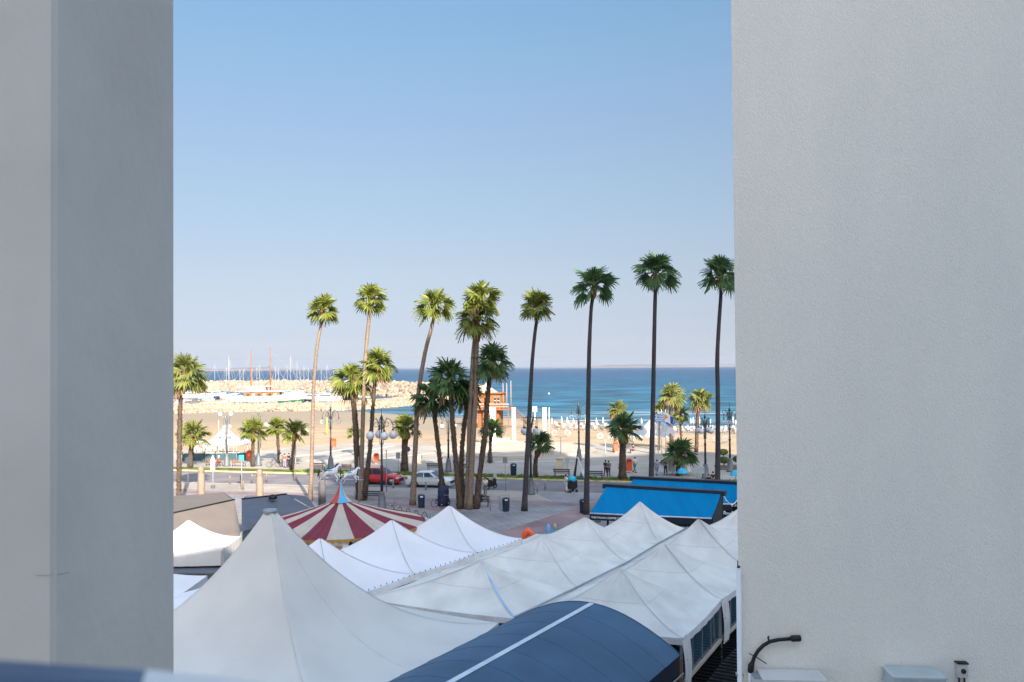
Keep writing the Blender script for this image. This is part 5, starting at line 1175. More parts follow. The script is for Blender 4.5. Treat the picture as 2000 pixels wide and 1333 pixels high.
# ------------------------------------------------------------------ people
def person(label, px, py, rz, pose='stand', top='cloth_white', legs='cloth_grey', z=PZ, h=1.72, group=None, seatz=.45, hair='hair', g=None):
    g = g or G(px, py, z); t = thing('person', label, 'person', g, rz, group); s = h/1.72
    if pose == 'walk': la, lb, aa, ab = ((.09, .10, .50), (.09, .34, .08)), ((-.09, -.02, .50), (-.09, -.38, .14)), ((.24, -.12, 1.15), (.25, -.05, .90)), ((-.24, .12, 1.15), (-.22, .28, .95))
    elif pose == 'sit': la, lb, aa, ab = ((.10, .42, .50), (.10, .44, .08)), ((-.10, .42, .50), (-.10, .46, .08)), ((.24, .05, .80), (.18, .28, .66)), ((-.24, .05, .80), (-.18, .28, .66))
    else: la, lb, aa, ab = ((.10, .02, .50), (.11, .0, .08)), ((-.10, .0, .50), (-.12, .04, .08)), ((.25, .0, 1.14), (.22, .10, .92)), ((-.25, .0, 1.14), (-.22, .14, .95))
    dz = -.42 if pose == 'sit' else 0; Z_ = lambda p: (p[0]*s, p[1]*s, (p[2])*s)
    hip = (0, 0, .95+dz); ch = (0, 0, 1.25+dz); sh_ = (0, 0, 1.42+dz); nk = (0, .01, 1.50+dz); hd = (0, .02, 1.60+dz); ht = (0, .02, 1.68+dz)
    P_ = [hip, ch, sh_, nk, hd, ht, (.17, 0, 1.40+dz), (-.17, 0, 1.40+dz), aa[0], aa[1], ab[0], ab[1], (.09, 0, .90+dz), (-.09, 0, .90+dz), la[0], la[1], lb[0], lb[1], (la[1][0], la[1][1]+.16, .04), (lb[1][0], lb[1][1]+.16, .04)]
    E_ = [(0, 1), (1, 2), (2, 3), (3, 4), (4, 5), (2, 6), (2, 7), (6, 8), (8, 9), (7, 10), (10, 11), (0, 12), (0, 13), (12, 14), (14, 15), (13, 16), (16, 17), (15, 18), (17, 19)]
    rd = [.13, .13, .12, .055, .095, .075, .06, .06, .042, .032, .042, .032, .09, .09, .06, .042, .06, .042, .035, .035]
    skin_mesh('body', [Z_(p) for p in P_], E_, [r*s for r in rd], 'skin', t, 1, 0)
    # clothing follows the body
    sel = [0, 1, 2, 6, 7, 8, 10]; mp = {v: i for i, v in enumerate(sel)}
    skin_mesh('top', [Z_(P_[i]) for i in sel], [(mp[a], mp[b]) for a, b in E_ if a in mp and b in mp], [(rd[i]+.022)*s for i in sel], top, t, 1, 0)
    sel = [0, 12, 13, 14, 15, 16, 17]; mp = {v: i for i, v in enumerate(sel)}
    skin_mesh('trousers', [Z_(P_[i]) for i in sel], [(mp[a], mp[b]) for a, b in E_ if a in mp and b in mp], [(rd[i]+.018)*s for i in sel], legs, t, 1, 0)
    mb = MB(); mb.ball((0, -.015*s, (1.635+dz)*s), .108*s, 10, sc=(1, 1.05, .95)); mb.build('hair', hair, t)
    for p in (18, 19): q = Z_(P_[p]); mb = MB(); mb.box((q[0], q[1]-.06*s, .04), (.10*s, .26*s, .08)); mb.build('shoe', 'black', t)
    return t
person('person in a white top and grey trousers standing right of the central cluster', 948, 968, 2.6, 'stand', 'cloth_white', 'cloth_grey')
person('person in dark clothes walking, left of a close pair beyond the dark bench', 1183, 930, -.4, 'walk', 'cloth_dark', 'cloth_dark')
person('person in plum trousers walking, right of a close pair beyond the dark bench', 1189, 931, -.2, 'walk', 'cloth_grey', 'cloth_plum')
person('person in pale top and teal trousers walking beside the orange box', 1240, 923, .5, 'walk', 'cloth_white', 'cloth_teal')
person('person in a light blue top walking behind the rear awning', 1283, 929, .2, 'walk', 'cloth_blue', 'cloth_blue')
person('person in a mauve top walking left of the folded white parasols', 1300, 928, 2.8, 'walk', 'cloth_mauve', 'cloth_navy')
person('person in an orange shirt among the group by the short palm', 556, 914, 0, 'stand', 'cloth_orange', 'cloth_mauve')
person('person in navy clothes at the right of the group by the short palm', 564, 913, 1.2, 'stand', 'cloth_navy', 'cloth_navy')
person('person in a blue top at the left of the group by the short palm', 548, 912, -1.2, 'stand', 'cloth_blue', 'cloth_grey')
person('person in dark clothes sitting on the bench in the cluster', 938, 989, math.pi+.0-.24, 'sit', 'cloth_dark', 'cloth_navy')
person('person in a white hat and plum top sitting on the left brown bench', 427, 911, math.pi-.24, 'sit', 'cloth_plum', 'cloth_plum', hair='cloth_white')
person('person with dark hair, left of two whose heads show over the rear awning', 1385, 957, 0, 'stand', 'cloth_dark', 'cloth_dark', h=1.5)
person('taller person with dark hair beside another over the rear awning', 1393, 955, 0, 'stand', 'cloth_dark', 'cloth_dark', h=1.68)
person('pale dressed person holding the cyan pushchair', 1106, 962, -1.2, 'stand', 'cloth_white', 'cloth_white')
person('small dark figure sitting at the sand edge right of the stout palm', 1237, 886, 1.0, 'sit', 'cloth_dark', 'cloth_plum')

# ------------------------------------------------------------------ beach pavilions, monument columns, hut
def pavilion(label, x0, x1, yt, ye, dep_base, name='pavilion_tent', posts=(), cm='tent_sun'):
    b = G((x0+x1)/2, dep_base, 0); w_ = (x1-x0)*b.y/FPX/2; t = thing(name, label, 'tent', (b.x, b.y, 0), -.1); H = D((x0+x1)/2, yt, b.y).z; E = D((x0+x1)/2, ye, b.y).z
    mb = MB(); n = 32; vs = []; fs = []; rr = [.02+.98*(j/10) for j in range(11)]
    for j, r in enumerate(rr):
        for k in range(n):
            a = 2*math.pi*k/n; sq = 1/max(abs(math.cos(a)), abs(math.sin(a))); sq = 1+(sq-1)*.6
            z = E+(H-E)*(1-r)**1.35+.12*math.cos(a*8)*r*.0+(.22 if k % 8 == 4 else 0)*0; vs.append((w_*.86*r*sq*math.cos(a), w_*.86*r*sq*math.sin(a), z-.25*r*abs(math.sin(2*a))*0))
    fs = [(j*n+k, j*n+(k+1) % n, (j+1)*n+(k+1) % n, (j+1)*n+k) for j in range(10) for k in range(n)]; mb.add(vs, fs+[tuple(range(n))], 0, True); mb.build('canopy', cm, t)
    for k in range(4):
        a = math.pi/4+k*math.pi/2; mb = MB(); r = w_*.80; mb.tube([(r*math.cos(a)*1.25, r*math.sin(a)*1.25, -.1), (r*math.cos(a)*1.25, r*math.sin(a)*1.25, E+.1)], .06, 6); mb.build('pole', 'grey_paint', t)
    mb = MB(); mb.tube([(0, 0, -.1), (0, 0, H+.3)], .06, 6); mb.build('centre_pole', 'grey_paint', t)
    return t
pavilion('bright white peaked beach pavilion at the left above the teal screen', 396, 484, 832, 868, 893)
pavilion('white square beach pavilion with folded sides between the flags and the stout palm', 1222, 1322, 818, 851, 872)
def sail(label, pts, z): 
    mb = MB(); q = [G(x, y, z+dz) for x, y, dz in pts]; c = sum(q, Vector())/len(q); n = len(q)
    for i in range(n):
        a, b_ = q[i], q[(i+1) % n]; mid = a.lerp(b_, .5).lerp(c, .18); mb.add([c-V2(0, 0, .2), a, mid], [(0, 1, 2)], 0, False); mb.add([c-V2(0, 0, .2), mid, b_], [(0, 1, 2)], 0, False)
    t = thing('shade_sail', label, 'shade sail', (0, 0, 0), 0, 'blue grey shade sails beside the pavilion'); mb.build('cloth', 'sail_blue', t)
    for a in q: mb = MB(); mb.tube([V2(a.x, a.y, 0), a], .05, 6); mb.build('pole', 'mast_alu', t)
mk('sail_blue', (0.32, 0.42, 0.48), 0.8, .1)
sail('blue grey shade sail right of the left white pavilion', [(462, 866, 0), (478, 853, .6), (488, 862, 0)], 2.4); sail('blue grey shade sail left of the left white pavilion', [(376, 866, 0), (396, 856, .5), (412, 863, 0)], 2.4)
t = thing('low_screen', 'long low dark teal windbreak in front of the left pavilion', 'windbreak', (0, 0, 0)); a, b_ = G(357, 901, PZ), G(484, 899, PZ)
mb = MB(); d = b_-a; 
for k in range(6): p, q = a.lerp(b_, k/6+.004), a.lerp(b_, (k+1)/6-.004); c = (p+q)/2; mb.box((c.x, c.y, PZ+.5), ((q-p).length, .06, .92), math.atan2(d.y, d.x))
mb.build('panel', 'teal_screen', t); mb = MB(); c = (a+b_)/2; mb.box((c.x, c.y, PZ+1.0), (d.length, .12, .08), math.atan2(d.y, d.x)); mb.build('top_rail', 'stone_cream', t)
for k in range(7): p = a.lerp(b_, k/6); mb = MB(); mb.box((p.x, p.y-.05, PZ+.6), (.10, .10, 1.2)); mb.build('post', 'bench_dark', t)
# beach chairs under the pavilion
rr = random.Random(2)
for i in range(8):
    g = G(382+i*9+rr.uniform(-2, 2), 881+rr.uniform(-3, 3), 0); t = thing('beach_chair', 'white plastic chair in the sand under the left pavilion', 'chair', g, rr.uniform(0, 6), 'white chairs under the left pavilion')
    mb = MB(); mb.box((0, 0, .42), (.5, .5, .05)); mb.build('seat', 'white_paint', t); mb = MB(); mb.box((0, -.24, .68), (.5, .05, .5)); mb.build('backrest', 'white_paint', t)
    for x in (-.2, .2):
        for y in (-.2, .2): mb = MB(); mb.box((x, y, .2), (.05, .05, .42)); mb.build('leg', 'white_paint', t)
for i, (x, y0, y1, ww, lb) in enumerate(((962, 870, 797, .85, 'white column partly behind the right trunks of the cluster'), (1003.5, 864, 797, .58, 'white column between the cluster and the swaying palm'), (1063.5, 856, 797, .62, 'white column right of the swaying palm'))):
    g = G(x, y0, 0); H = D(x, y1, g.y).z; t = thing('white_column', lb, 'column', (g.x, g.y, 0), .15, 'tall white square columns by the stage'); mb = MB(); mb.box((0, 0, H/2), (ww, ww, H-.004)); mb.build('shaft', 'monument', t); mb = MB(); mb.box((0, 0, .12), (ww+.4, ww+.4, .24)); mb.build('base', 'monument', t); mb = MB(); mb.box((0, 0, H+.03), (ww+.06, ww+.06, .06)); mb.build('top', 'monument', t)
post_('thin white pole right of the third white column', 1073, 858, 797, 'white_paint', .07, z=0)
g = G(1045, 842, 0); t = thing('lifeguard_sign', 'white board on a short pole near the water left of the third column', 'board', g, 0); mb = MB(); mb.tube([(0, 0, 0), (0, 0, 4.4)], .06, 6); mb.build('pole', 'white_paint', t); mb = MB(); mb.box((0, -.08, 4.1), (.8, .06, 1.0)); mb.build('panel', 'white_paint', t)
t = thing('low_wall', 'low cream wall between the first two white columns', 'wall', (0, 0, 0)); a, b_ = G(966, 864, 0), G(996, 864, 0); c = (a+b_)/2; mb = MB(); mb.box((c.x, c.y, .3), ((b_-a).length, .4, .6), .0); mb.box((c.x, c.y, .64), ((b_-a).length+.1, .5, .07)); mb.build('body', 'stone_cream', t)
# lifeguard hut
g = G(962, 836, -.6); hb = thing('beach_hut', 'tall orange wooden lifeguard hut with a cream tent roof and stairs', 'hut', (g.x, g.y, -.6), -.25); sc_ = g.y/FPX
X0, X1 = -3.2, 3.2; Z0, Z1, Z2 = 0, 3.6, 7.4
mb = MB(); mb.box((-.8, 1.2, 1.9), (4.6, 3.4, 3.8)); mb.build('lower_room', 'wood_orange', hb)
mb = MB(); mb.box((-.6, 1.0, 5.6), (5.2, 4.0, 3.2)); mb.build('upper_room', 'wood_orange', hb)
mb = MB(); mb.box((0, .8, 3.9), (8.2, 5.4, .22)); mb.build('deck', 'wood_brown', hb)
mb = MB(); mb.box((-.5, .9, 7.3), (6.0, 4.8, .22)); mb.build('eaves', 'wood_orange', hb)
mb = MB(); n = 16
mb.grid(lambda u, v: Vector((-1.6+(2.6*(1-v)**1)*math.cos(2*math.pi*u)*1.0, .9+(2.2*(1-v))*math.sin(2*math.pi*u), 7.4+2.0*v**.6*v**.6)), 20, 8); mb.build('tent_roof', 'hut_roof', hb)
for x in (.9, 1.6): mb = MB(); mb.box((x, -1.03, 5.7), (.42, .06, 1.5)); fr = mb.build('window', 'car_glass', hb); mb = MB(); mb.box((x, -1.07, 5.7), (.5, .04, .08)); mb.box((x, -1.07, 6.47), (.5, .04, .06)); mb.build('frame', 'white_paint', fr)
mb = MB(); mb.box((-2.1, -1.03, 5.3), (1.1, .06, 2.2)); mb.build('door', 'wood_brown', hb)
for k in range(9): x = -4.0+k; mb = MB(); mb.box((x, -1.85, 4.5), (.08, .08, 1.1)); mb.build('rail_post', 'wood_orange', hb)
mb = MB(); mb.box((0, -1.85, 5.05), (8.1, .08, .08)); mb.box((0, -1.85, 4.5), (8.1, .05, .05)); mb.build('rail', 'white_paint', hb)
for x in (-3.9, -1.3, 1.3, 3.9):
    for y in (-1.7, 3.3): mb = MB(); mb.box((x, y, 1.9), (.18, .18, 3.8)); mb.build('stilt', 'wood_orange', hb)
mb = MB()
for k in range(16): mb.box((4.2+k*.28, -.6, 3.8-k*.235), (.32, 1.1, .06))
for y in (-1.15, -.05): mb.tube([(4.1, y, 3.9), (8.6, y, 0.1)], .08, 4)
mb.build('stairs', 'wood_brown', hb)
mb = MB()
for y in (-1.15, -.05): mb.tube([(4.1, y, 4.9), (8.6, y, 1.1)], .05, 4); mb.tube([(8.6, y, 0), (8.6, y, 1.1)], .05, 4)
mb.build('stair_rail', 'wood_orange', hb)
for x, h in ((2.2, 9.6), (3.0, 9.3), (3.9, 9.8)): mb = MB(); mb.tube([(x, .5, 4), (x, .5, h)], .06, 6); mb.build('roof_pole', 'hut_roof', hb)
for x in (-3.2, -1.0, 1.2): mb = MB(); mb.tube([(x, -2.1, 0), (x-1.6, -3.4, 0)], .3, 6); mb.build('sand_bag', 'wood_orange', hb)

# ------------------------------------------------------------------ sunbeds, beach umbrellas
def beach_umbrella(lb, x, yb, yt):
    g = G(x, yb, -.4); H = D(x, yt, g.y).z+.4; t = thing('beach_umbrella', lb, 'beach umbrella', g, 0, 'closed white beach umbrellas by the water')
    mb = MB(); mb.lathe([(.22, H*.28), (.20, H*.45), (.11, H*.8), (.02, H)], (0, 0, 0), 8); mb.build('canopy', 'hull_white', t); mb = MB(); mb.tube([(0, 0, 0), (0, 0, H*.3)], .04, 6); mb.build('pole', 'mast_alu', t)
ux = [1078, 1097, 1108, 1120, 1144, 1165, 1178, 1206, 1253, 1349, 1354, 1366, 1388, 1432, 1437, 1441]
rr = random.Random(12)
for i, x in enumerate(ux): beach_umbrella('closed white umbrella number place %s along the water row' % ('leftmost in', 'second from the left in', 'third from the left in', 'fourth from the left in', 'fifth from the left in', 'sixth from the left in', 'seventh from the left in', 'eighth from the left in', 'ninth from the left in', 'seventh from the right in', 'sixth from the right in', 'fifth from the right in', 'fourth from the right in', 'third from the right in', 'second from the right in', 'rightmost in')[i] if False else 'closed white beach umbrella, ' + ('leftmost in', 'second from the left in', 'third from the left in', 'fourth from the left in', 'fifth from the left in', 'sixth from the left in', 'seventh from the left in', 'eighth from the left in', 'ninth from the left in', 'seventh from the right in', 'sixth from the right in', 'fifth from the right in', 'fourth from the right in', 'third from the right in', 'second from the right in', 'rightmost in')[i] + ' the waterside row', x, 831+rr.uniform(0, 4), 812+rr.uniform(0, 6))
# one sunbed, then copies
sb = thing('sunbed', 'white sunbed in the dense row at the edge of the water', 'sunbed', (0, 0, 0), 0, 'white sunbeds along the water')
mb = MB(); mb.box((0, 0, .34), (.7, 1.4, .07)); mb.build('seat', 'bed_grey', sb)
mb = MB(); mb.prism([(.65, .34), (1.15, .82), (1.10, .87), (.62, .40)], -.35, .35, axis='y'); bo = mb.build('backrest', 'bed_grey', sb); bo.rotation_euler = (0, 0, math.pi/2)
for x in (-.3, .3):
    for y in (-.6, .6): mb = MB(); mb.box((x, y, .16), (.06, .06, .32)); mb.build('leg', 'grey_paint', sb)
first = True; cnt = 0
for row in range(3):
    x = 1078
    while x < 1440:
        x += rr.uniform(8.0, 16)
        if 1232 < x < 1262 and row > 1: continue
        y = 829+row*4.0+rr.uniform(-1, 1)+max(0, (x-1100))*.012; g = G(x, y, -.35)
        g.z = tz(g.x/g.y, g.y)
        if first: sb.location = g; sb.rotation_euler.z = rr.uniform(-.4, .4); first = False
        else: copy_thing(sb, g, rr.uniform(-.6, .6)+(math.pi if rr.random() < .3 else 0))
        cnt += 1
# folded white parasols and flags near the promenade
for x, lb in ((1313, 'closed white conical parasol left of the short dark palm'), (1339, 'closed white conical parasol right of the short dark palm')):
    g = G(x, 927, PZ); t = thing('white_parasol', lb, 'parasol', g, 0, 'closed white conical parasols'); mb = MB(); rr2 = random.Random(x); mb.lathe([(.62, .35), (.5, 1.0), (.32, 1.7), (.14, 2.3), (.02, 2.5)], (0, 0, 0), 9, smooth=False); mb.build('canopy', 'white_paint', t); mb = MB(); mb.tube([(0, 0, 0), (0, 0, 2.6)], .03, 6); mb.build('pole', 'mast_alu', t)
def flag(lb, px, base, top, y0, wpx, hpx, kind, sag=.5):
    g = G(px, base, PZ); t = thing('flag_pole', lb, 'flag', g, 0, 'flags on white poles'); H = D(px, top, g.y).z-PZ; k = g.y/FPX
    mb = MB(); mb.tube([(0, 0, 0), (0, 0, H)], [.06, .04], 8); mb.build('pole', 'white_paint', t)
    zt = D(px, y0, g.y).z-PZ; W_, h_ = wpx*k, hpx*k; mb = MB()
    def f(u, v): return Vector((.05+u*W_*.92, .22*math.sin(u*7+v*2)*u, zt-v*h_-sag*W_*u*u-.10*math.sin(u*6)))
    nu, nv = 18, 9; vs = [f(i/nu, j/nv) for j in range(nv+1) for i in range(nu+1)]; mb.add(vs, [])
    for j in range(nv):
        for i in range(nu):
            u, v = (i+.5)/nu, (j+.5)/nv
            if kind == 'stripe': mi_ = 1 if (j % 2 == 0) else 0
            elif kind == 'copper': mi_ = 1 if ((u-.5)**2/.07+(v-.45)**2/.05) < 1 else 0
            elif kind == 'blue': mi_ = 1
            else: mi_ = 0
            if kind == 'stripe' and u < .4 and v < .55: mi_ = 0 if (abs(u-.2) < .04 or abs(v-.27) < .06) else 1
            mb.f.append((j*(nu+1)+i, j*(nu+1)+i+1, (j+1)*(nu+1)+i+1, (j+1)*(nu+1)+i)); mb.m.append(mi_); mb.sm.append(True)
    mb.build('cloth', ['flag_white', {'stripe': 'flag_stripe', 'copper': 'flag_copper', 'blue': 'flag_blue'}.get(kind, 'flag_white')], t, fix=False)
flag('flag of blue and white stripes drooping right of the highest tall palm', 1279, 920, 798, 807, 22, 15, 'stripe', .25)
flag('white flag with an orange patch in the middle of the flag row', 1286, 918, 800, 804, 26, 18, 'copper', .35)
flag('dark blue flag behind the white one', 1301, 916, 800, 814, 16, 14, 'blue', .2)
flag('plain white flag drooping lowest at the right of the flag row', 1293, 914, 800, 828, 28, 14, 'white', .6)

# ------------------------------------------------------------------ marina
def hull(mb, L, W_, fb, mi=0, sheer=.5, n=20, stern=.75, mi2=None, stripe=.35):
    rings = []
    for i in range(n+1):
        u = i/n; x = -L/2+L*u; hw = W_/2*(1-max(0, (u-.35)/.65)**2.2)*(stern+(1-stern)*min(1, u/.35)); z = fb+sheer*(max(0, u-.3)/.7)**2+.25*sheer*max(0, .3-u); hw = max(hw, .02)
        rings.append([(x+(.0 if u < 1 else .0), -hw*.55, -.35), (x, -hw*.9, z*(1-stripe)), (x, -hw, z), (x, hw, z), (x, hw*.9, z*(1-stripe)), (x, hw*.55, -.35)])
    m_ = 6; vs = [v for r in rings for v in r]; mb.add(vs, [])
    for j in range(n):
        for k in range(m_):
            mb.f.append((j*m_+k, j*m_+(k+1) % m_, (j+1)*m_+(k+1) % m_, (j+1)*m_+k)); mb.m.append(mi2 if (mi2 is not None and k in (1, 3)) else mi); mb.sm.append(True)
    mb.f.append(tuple(range(m_))); mb.m.append(mi); mb.sm.append(False); mb.f.append(tuple(n*m_+k for k in range(m_))); mb.m.append(mi); mb.sm.append(False)
def sailboat(lb, L, mast, m_='hull_white', canvas='sign_blue'):
    t = thing('sailboat', lb, 'sailboat', (0, 0, 0), 0, 'moored sailboats behind the mole'); mb = MB(); hull(mb, L, L*.30, 1.0, 0); mb.build('hull', m_, t)
    mb = MB(); mb.box((.3, 0, 1.25), (L*.38, L*.17, .5), 0, 0, .85); mb.build('cabin', 'hull_white', t); mb = MB(); mb.tube([(L*.08, 0, 1.0), (L*.08, 0, mast)], [.11, .07], 6); mb.build('mast', 'mast_alu', t)
    mb = MB(); mb.tube([(L*.08, 0, 2.4), (-L*.36, 0, 2.3)], .14, 6); mb.build('furled_sail', canvas, t)
    mb = MB(); mb.tube([(L*.48, 0, 1.4), (L*.08, 0, mast*.97)], .045, 4, cap=False); mb.tube([(-L*.48, 0, 1.1), (L*.08, 0, mast*.97)], .04, 4, cap=False); mb.tube([(L*.08, -1.1, mast*.6), (L*.08, 1.1, mast*.6)], .05, 4); mb.build('rigging', 'mast_alu', t)
    return t
sA = sailboat('x', 11, 14.5); sB = sailboat('x', 12.5, 16.5, 'hull_white', 'hull_white'); sC = sailboat('x', 9.5, 12.5, 'hull_dark', 'sign_blue')
mx_ = [(374, 730), (415, 712), (439, 716), (445, 703), (450, 695), (465, 722), (480, 722), (497, 720), (505, 717), (510, 712), (524, 722), (541, 716), (548, 718), (557, 722), (564, 695), (577, 708), (590, 722), (597, 715), (606, 718), (631, 722), (641, 712), (648, 718), (656, 722), (668, 720), (700, 722)]
ords = ['leftmost', 'second from left', 'third from left', 'fourth from left', 'fifth from left', 'sixth from left', 'seventh from left', 'eighth from left', 'ninth from left', 'tenth from left', 'eleventh from left', 'twelfth from left', 'middle', 'twelfth from right', 'eleventh from right', 'tenth from right', 'ninth from right', 'eighth from right', 'seventh from right', 'sixth from right', 'fifth from right', 'fourth from right', 'third from right', 'second from right', 'rightmost']
rr = random.Random(21)
for i, (x, yt) in enumerate(mx_):
    src, mh = ((sA, 14.5), (sB, 16.5), (sC, 12.5))[i % 3]; g = G(x, 779+rr.uniform(-3, 3), SEA); dep = g.y; H = D(x, yt, dep).z-SEA; s_ = max(.7, H/mh)
    ang = rr.choice((0, math.pi))+rr.uniform(-.5, .5)
    lb = 'moored sailboat, %s of the row of masts before the breakwater' % ords[i]
    if i < 3: src.location = g; src.rotation_euler.z = ang; src.scale = (1, 1, s_); src['label'] = lb; o = src
    else: o = copy_thing(src, g, ang, lb, scale=(1, 1, H/mh))
# wooden two master
g = G(528, 792, SEA); L = 27.0; gl = thing('wooden_schooner', 'two masted wooden boat with a green stripe and long white awnings', 'boat', (G(522, 790, SEA).x, G(522, 790, SEA).y, SEA), .06)
k = G(522, 790, SEA).y/FPX
mb = MB(); hull(mb, 27, 6, 2.7, 0, 2.4, mi2=1, stripe=.62); mb.build('hull', ['hull_green', 'hull_white'], gl)
mb = MB(); mb.tube([(-13.2, -2.4, 3.1), (-8, -3.0, 2.82), (2, -2.95, 2.95), (8, -2.0, 3.7), (12.8, -.2, 5.05)], .12, 5); mb.build('gunwale', 'white_paint', gl)
mb = MB(); mb.box((-1.5, 0, 3.6), (13, 3.8, 1.8)); mb.build('deck_house', 'wood_orange', gl)
for kk in range(6): mb = MB(); mb.box((-6.6+kk*2.0, -1.93, 3.7), (1.1, .06, .7)); mb.build('window', 'hull_white' if kk % 2 else 'car_glass', gl)
mb = MB(); mb.box((-2.0, 0, 4.95), (18, 5.0, .30)); mb.build('awning', 'hull_white', gl); mb = MB(); mb.box((-3.5, 0, 5.9), (6.5, 3.6, 1.4)); mb.build('wheelhouse', 'hut_roof', gl); mb = MB(); mb.box((-4.0, 0, 6.75), (12, 4.4, .25)); mb.build('upper_awning', 'hull_white', gl)
for x, h in ((-6.0, 20.5), (1.2, 21.5)):
    mb = MB(); mb.tube([(x, 0, 2), (x, 0, h*.62), (x+(.05), 0, h)], [.30, .24, .13], 8); mb.build('mast', 'wood_brown', gl); mb = MB(); mb.tube([(x-.9, 0, h*.66), (x+.9, 0, h*.66)], .10, 5); mb.build('crosstree', 'wood_brown', gl)
mb = MB(); mb.tube([(-2.5, 0, 5.2), (2.2, 0, 10.4)], .22, 6); mb.build('boom', 'wood_brown', gl); mb = MB(); mb.tube([(12, 0, 5.0), (16.5, 0, 6.6)], .14, 6); mb.build('bowsprit', 'wood_brown', gl)
mb = MB()
for a, b_ in (((16.3, 0, 5.5), (1.2, 0, 20)), ((12, 0, 4), (1.2, 0, 15)), ((-13, 0, 2), (-6, 0, 19))): mb.tube([a, b_], .03, 4, cap=False)
mb.build('rigging', 'mast_alu', gl)
def yacht(lb, x, y, L, rz, dark=True):
    g = G(x, y, SEA); t = thing('motor_yacht', lb, 'motor yacht', g, rz, 'white motor yachts'); mb = MB(); hull(mb, L, L*.28, 1.7, 0, .7, mi2=1 if dark else None, stripe=.5); mb.build('hull', ['hull_dark' if dark else 'hull_white', 'hull_white'], t)
    mb = MB(); mb.prism([(-L*.36, 1.7), (L*.22, 1.75), (L*.08, 2.9), (-L*.34, 2.9)], -L*.10, L*.10); mb.build('cabin', 'hull_white', t); mb = MB(); mb.prism([(-L*.28, 2.05), (L*.145, 2.05), (L*.09, 2.55), (-L*.27, 2.55)], -L*.103, L*.103); mb.build('cabin_window', 'car_glass', t)
    mb = MB(); mb.box((-L*.16, 0, 3.35), (L*.26, L*.15, .10)); mb.build('flybridge_roof', 'hull_white', t)
    for q in (-.27, -.05): mb = MB(); mb.box((L*q, 0, 3.1), (.12, L*.13, .5)); mb.build('roof_post', 'hull_white', t)
    mb = MB(); mb.tube([(L*.2, -L*.08, 2.4), (L*.44, -.2, 2.9), (L*.44, .2, 2.9), (L*.2, L*.08, 2.4)], .05, 4); mb.build('bow_rail', 'mast_alu', t)
yacht('white motor yacht with a dark hull band just left of the sunlit tall trunk', 608, 784, 13, math.pi-.1); yacht('white motor yacht right of the sunlit tall trunk', 640, 784, 12, .1, False)
yacht('white motor yacht with glazed wheelhouse above the bow of the two master', 575, 779, 12, .2, False); yacht('small white motor boat at the far right of the moorings', 676, 781, 9, 2.8, True)
yacht('white motor boat at the left end of the moorings', 378, 778, 10, .3, False); yacht('white motor boat left of the two master in the far row', 425, 776, 8, .1, False)
def fishing(lb, x, y, L, m_, rz, c2='orange'):
    g = G(x, y, SEA); g.z = max(SEA, -.6 if x < 430 and y > 786 else SEA); t = thing('fishing_boat', lb, 'fishing boat', g, rz, 'small fishing boats at the quay'); mb = MB(); hull(mb, L, L*.33, 1.2, 0, .7, mi2=1, stripe=.3); mb.build('hull', [m_, c2], t)
    mb = MB(); mb.box((-L*.15, 0, 1.9), (L*.24, L*.18, 1.6)); mb.build('wheelhouse', 'hull_white', t); mb = MB(); mb.box((-L*.15, -L*.092, 2.25), (L*.16, .05, .5)); mb.build('window', 'car_glass', t); mb = MB(); mb.tube([(L*.1, 0, 1.2), (L*.1, 0, 4.2)], .08, 6); mb.build('mast', 'wood_brown', t)
fishing('white fishing boat with orange trim left of the two master', 417, 793, 8, 'hull_white', .2); fishing('small boat with orange hull at the stern of the two master', 436, 792, 6.5, 'orange', 2.9, 'hull_white'); fishing('white fishing boat at the end of the sand quay', 404, 788, 7, 'hull_white', 2.6, 'sign_blue')
g = G(383, 786, 0); t = thing('net_pile', 'long dark heap of fishing nets on the quay at the left', 'fishing net', (g.x, g.y, -.5)); rr = random.Random(4); mb = MB()
mb.grid(lambda u, v: Vector((-4.5+9*u, -1.2+2.4*v, (1.4+.35*math.sin(u*19)+.25*math.sin(u*41+v*9))*math.sin(math.pi*u)**.5*math.sin(math.pi*v)**.6)), 40, 10); mb.build('heap', 'dark_canvas', t)
g = G(587, 785, SEA); t = thing('yellow_buoy', 'bright yellow float by the bow of the two master', 'float', g); mb = MB(); mb.lathe([(1.3, 0), (1.3, .9), (1.0, 1.5), (.4, 2.0), (.1, 2.2)], (0, 0, 0), 12); mb.build('body', 'yellow', t); mb = MB(); mb.tube([(0, 0, 2.0), (0, 0, 2.8)], .08, 6); mb.build('stem', 'zinc', t)
g = G(1072, 770, SEA); t = thing('buoy', 'tiny white buoy out on the sea right of the swaying palm', 'buoy', g); mb = MB(); mb.lathe([(.35, -.1), (.5, .15), (.3, .45), (.08, .6)], (0, 0, 0), 10); mb.build('body', 'white_paint', t); mb = MB(); mb.tube([(0, 0, .5), (0, 0, 1.0)], .05, 6); mb.build('stem', 'orange', t)
for i, (x, y, w_) in enumerate(((568, 779, 0), )): pass
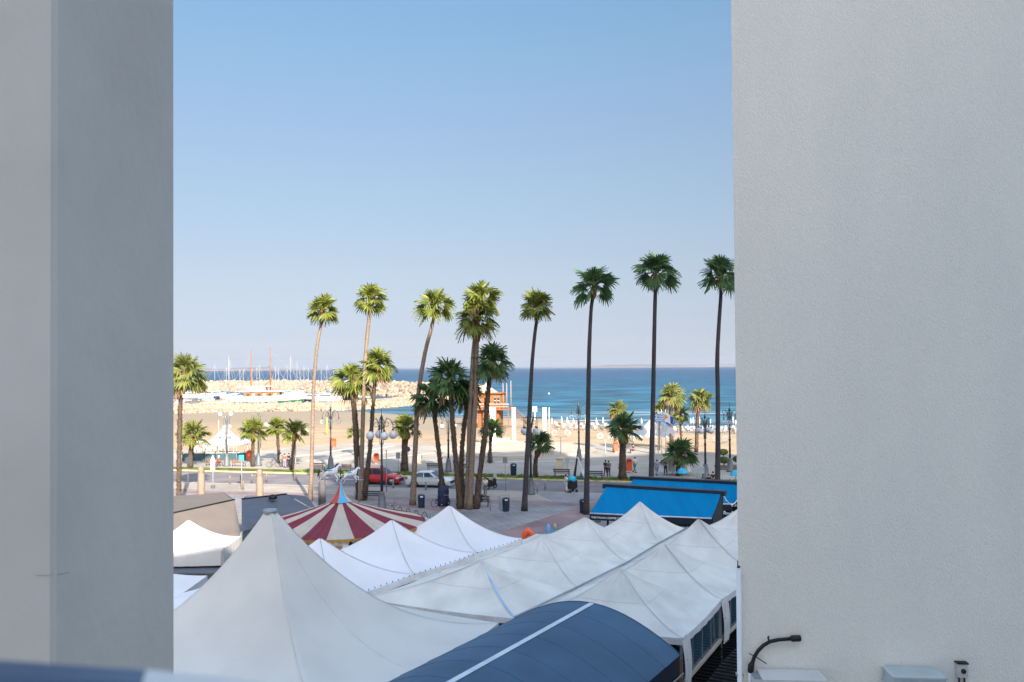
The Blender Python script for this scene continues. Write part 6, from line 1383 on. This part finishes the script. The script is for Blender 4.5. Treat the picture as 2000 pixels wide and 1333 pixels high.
# leaning yellow marker posts on the sand
post_('pale yellow post on the sand left of the hook lamp post', 639, 850, 818, 'yellow', .12, z=0, group=None)
post_('cream post on the sand left of the left pavilion top', 427, 848, 822, 'hut_roof', .10, z=0)

for i, (x, y, lb) in enumerate(((1333, 935, 'low blue parasol top left of the grey notice board behind the rear awning'), (1437, 940, 'low blue parasol top against the right hand wall'))):
    g = G(x, y+14, PZ); t = thing('blue_parasol', lb, 'parasol', g, 0, 'low blue parasols'); mb = MB(); mb.lathe([(.62, 1.25), (.60, 1.32), (.38, 1.62), (.03, 1.78)], (0, 0, 0), 8, smooth=False); mb.build('canopy', 'cyan', t); mb = MB(); mb.tube([(0, 0, 0), (0, 0, 1.8)], .03, 6); mb.build('pole', 'mast_alu', t)
g = G(1368, 940, PZ); t = thing('notice_board', 'wide grey blue notice board behind the rear awning', 'board', g, -.2); mb = MB(); mb.box((0, 0, 1.15), (.85, .06, .75)); mb.build('panel', 'sail_blue', t)
for x in (-.35, .35): mb = MB(); mb.box((x, .05, .6), (.05, .05, 1.2)); mb.build('leg', 'zinc', t)
g = G(1204, 884, 0)
HAZE = 3e-5
# ------------------------------------------------------------------ air
mb = MB(); mb.add([(-9000, -70, -9), (9000, -70, -9), (9000, 11500, -9), (-9000, 11500, -9), (-9000, -70, 130), (9000, -70, 130), (9000, 11500, 130), (-9000, 11500, 130)], [(3, 2, 1, 0), (4, 5, 6, 7), (0, 1, 5, 4), (1, 2, 6, 5), (2, 3, 7, 6), (3, 0, 4, 7)], 0, False)
hm = bpy.data.materials.new('haze'); hm.use_nodes = True; hn = hm.node_tree.nodes; hn.clear(); ho = hn.new('ShaderNodeOutputMaterial'); pv = hn.new('ShaderNodeVolumePrincipled')
pv.inputs['Color'].default_value = (.66, .72, .84, 1); pv.inputs['Density'].default_value = HAZE; pv.inputs['Anisotropy'].default_value = 0.0
hm.node_tree.links.new(pv.outputs[0], ho.inputs['Volume'])
tag(mb.build('haze', hm), kind='stuff')
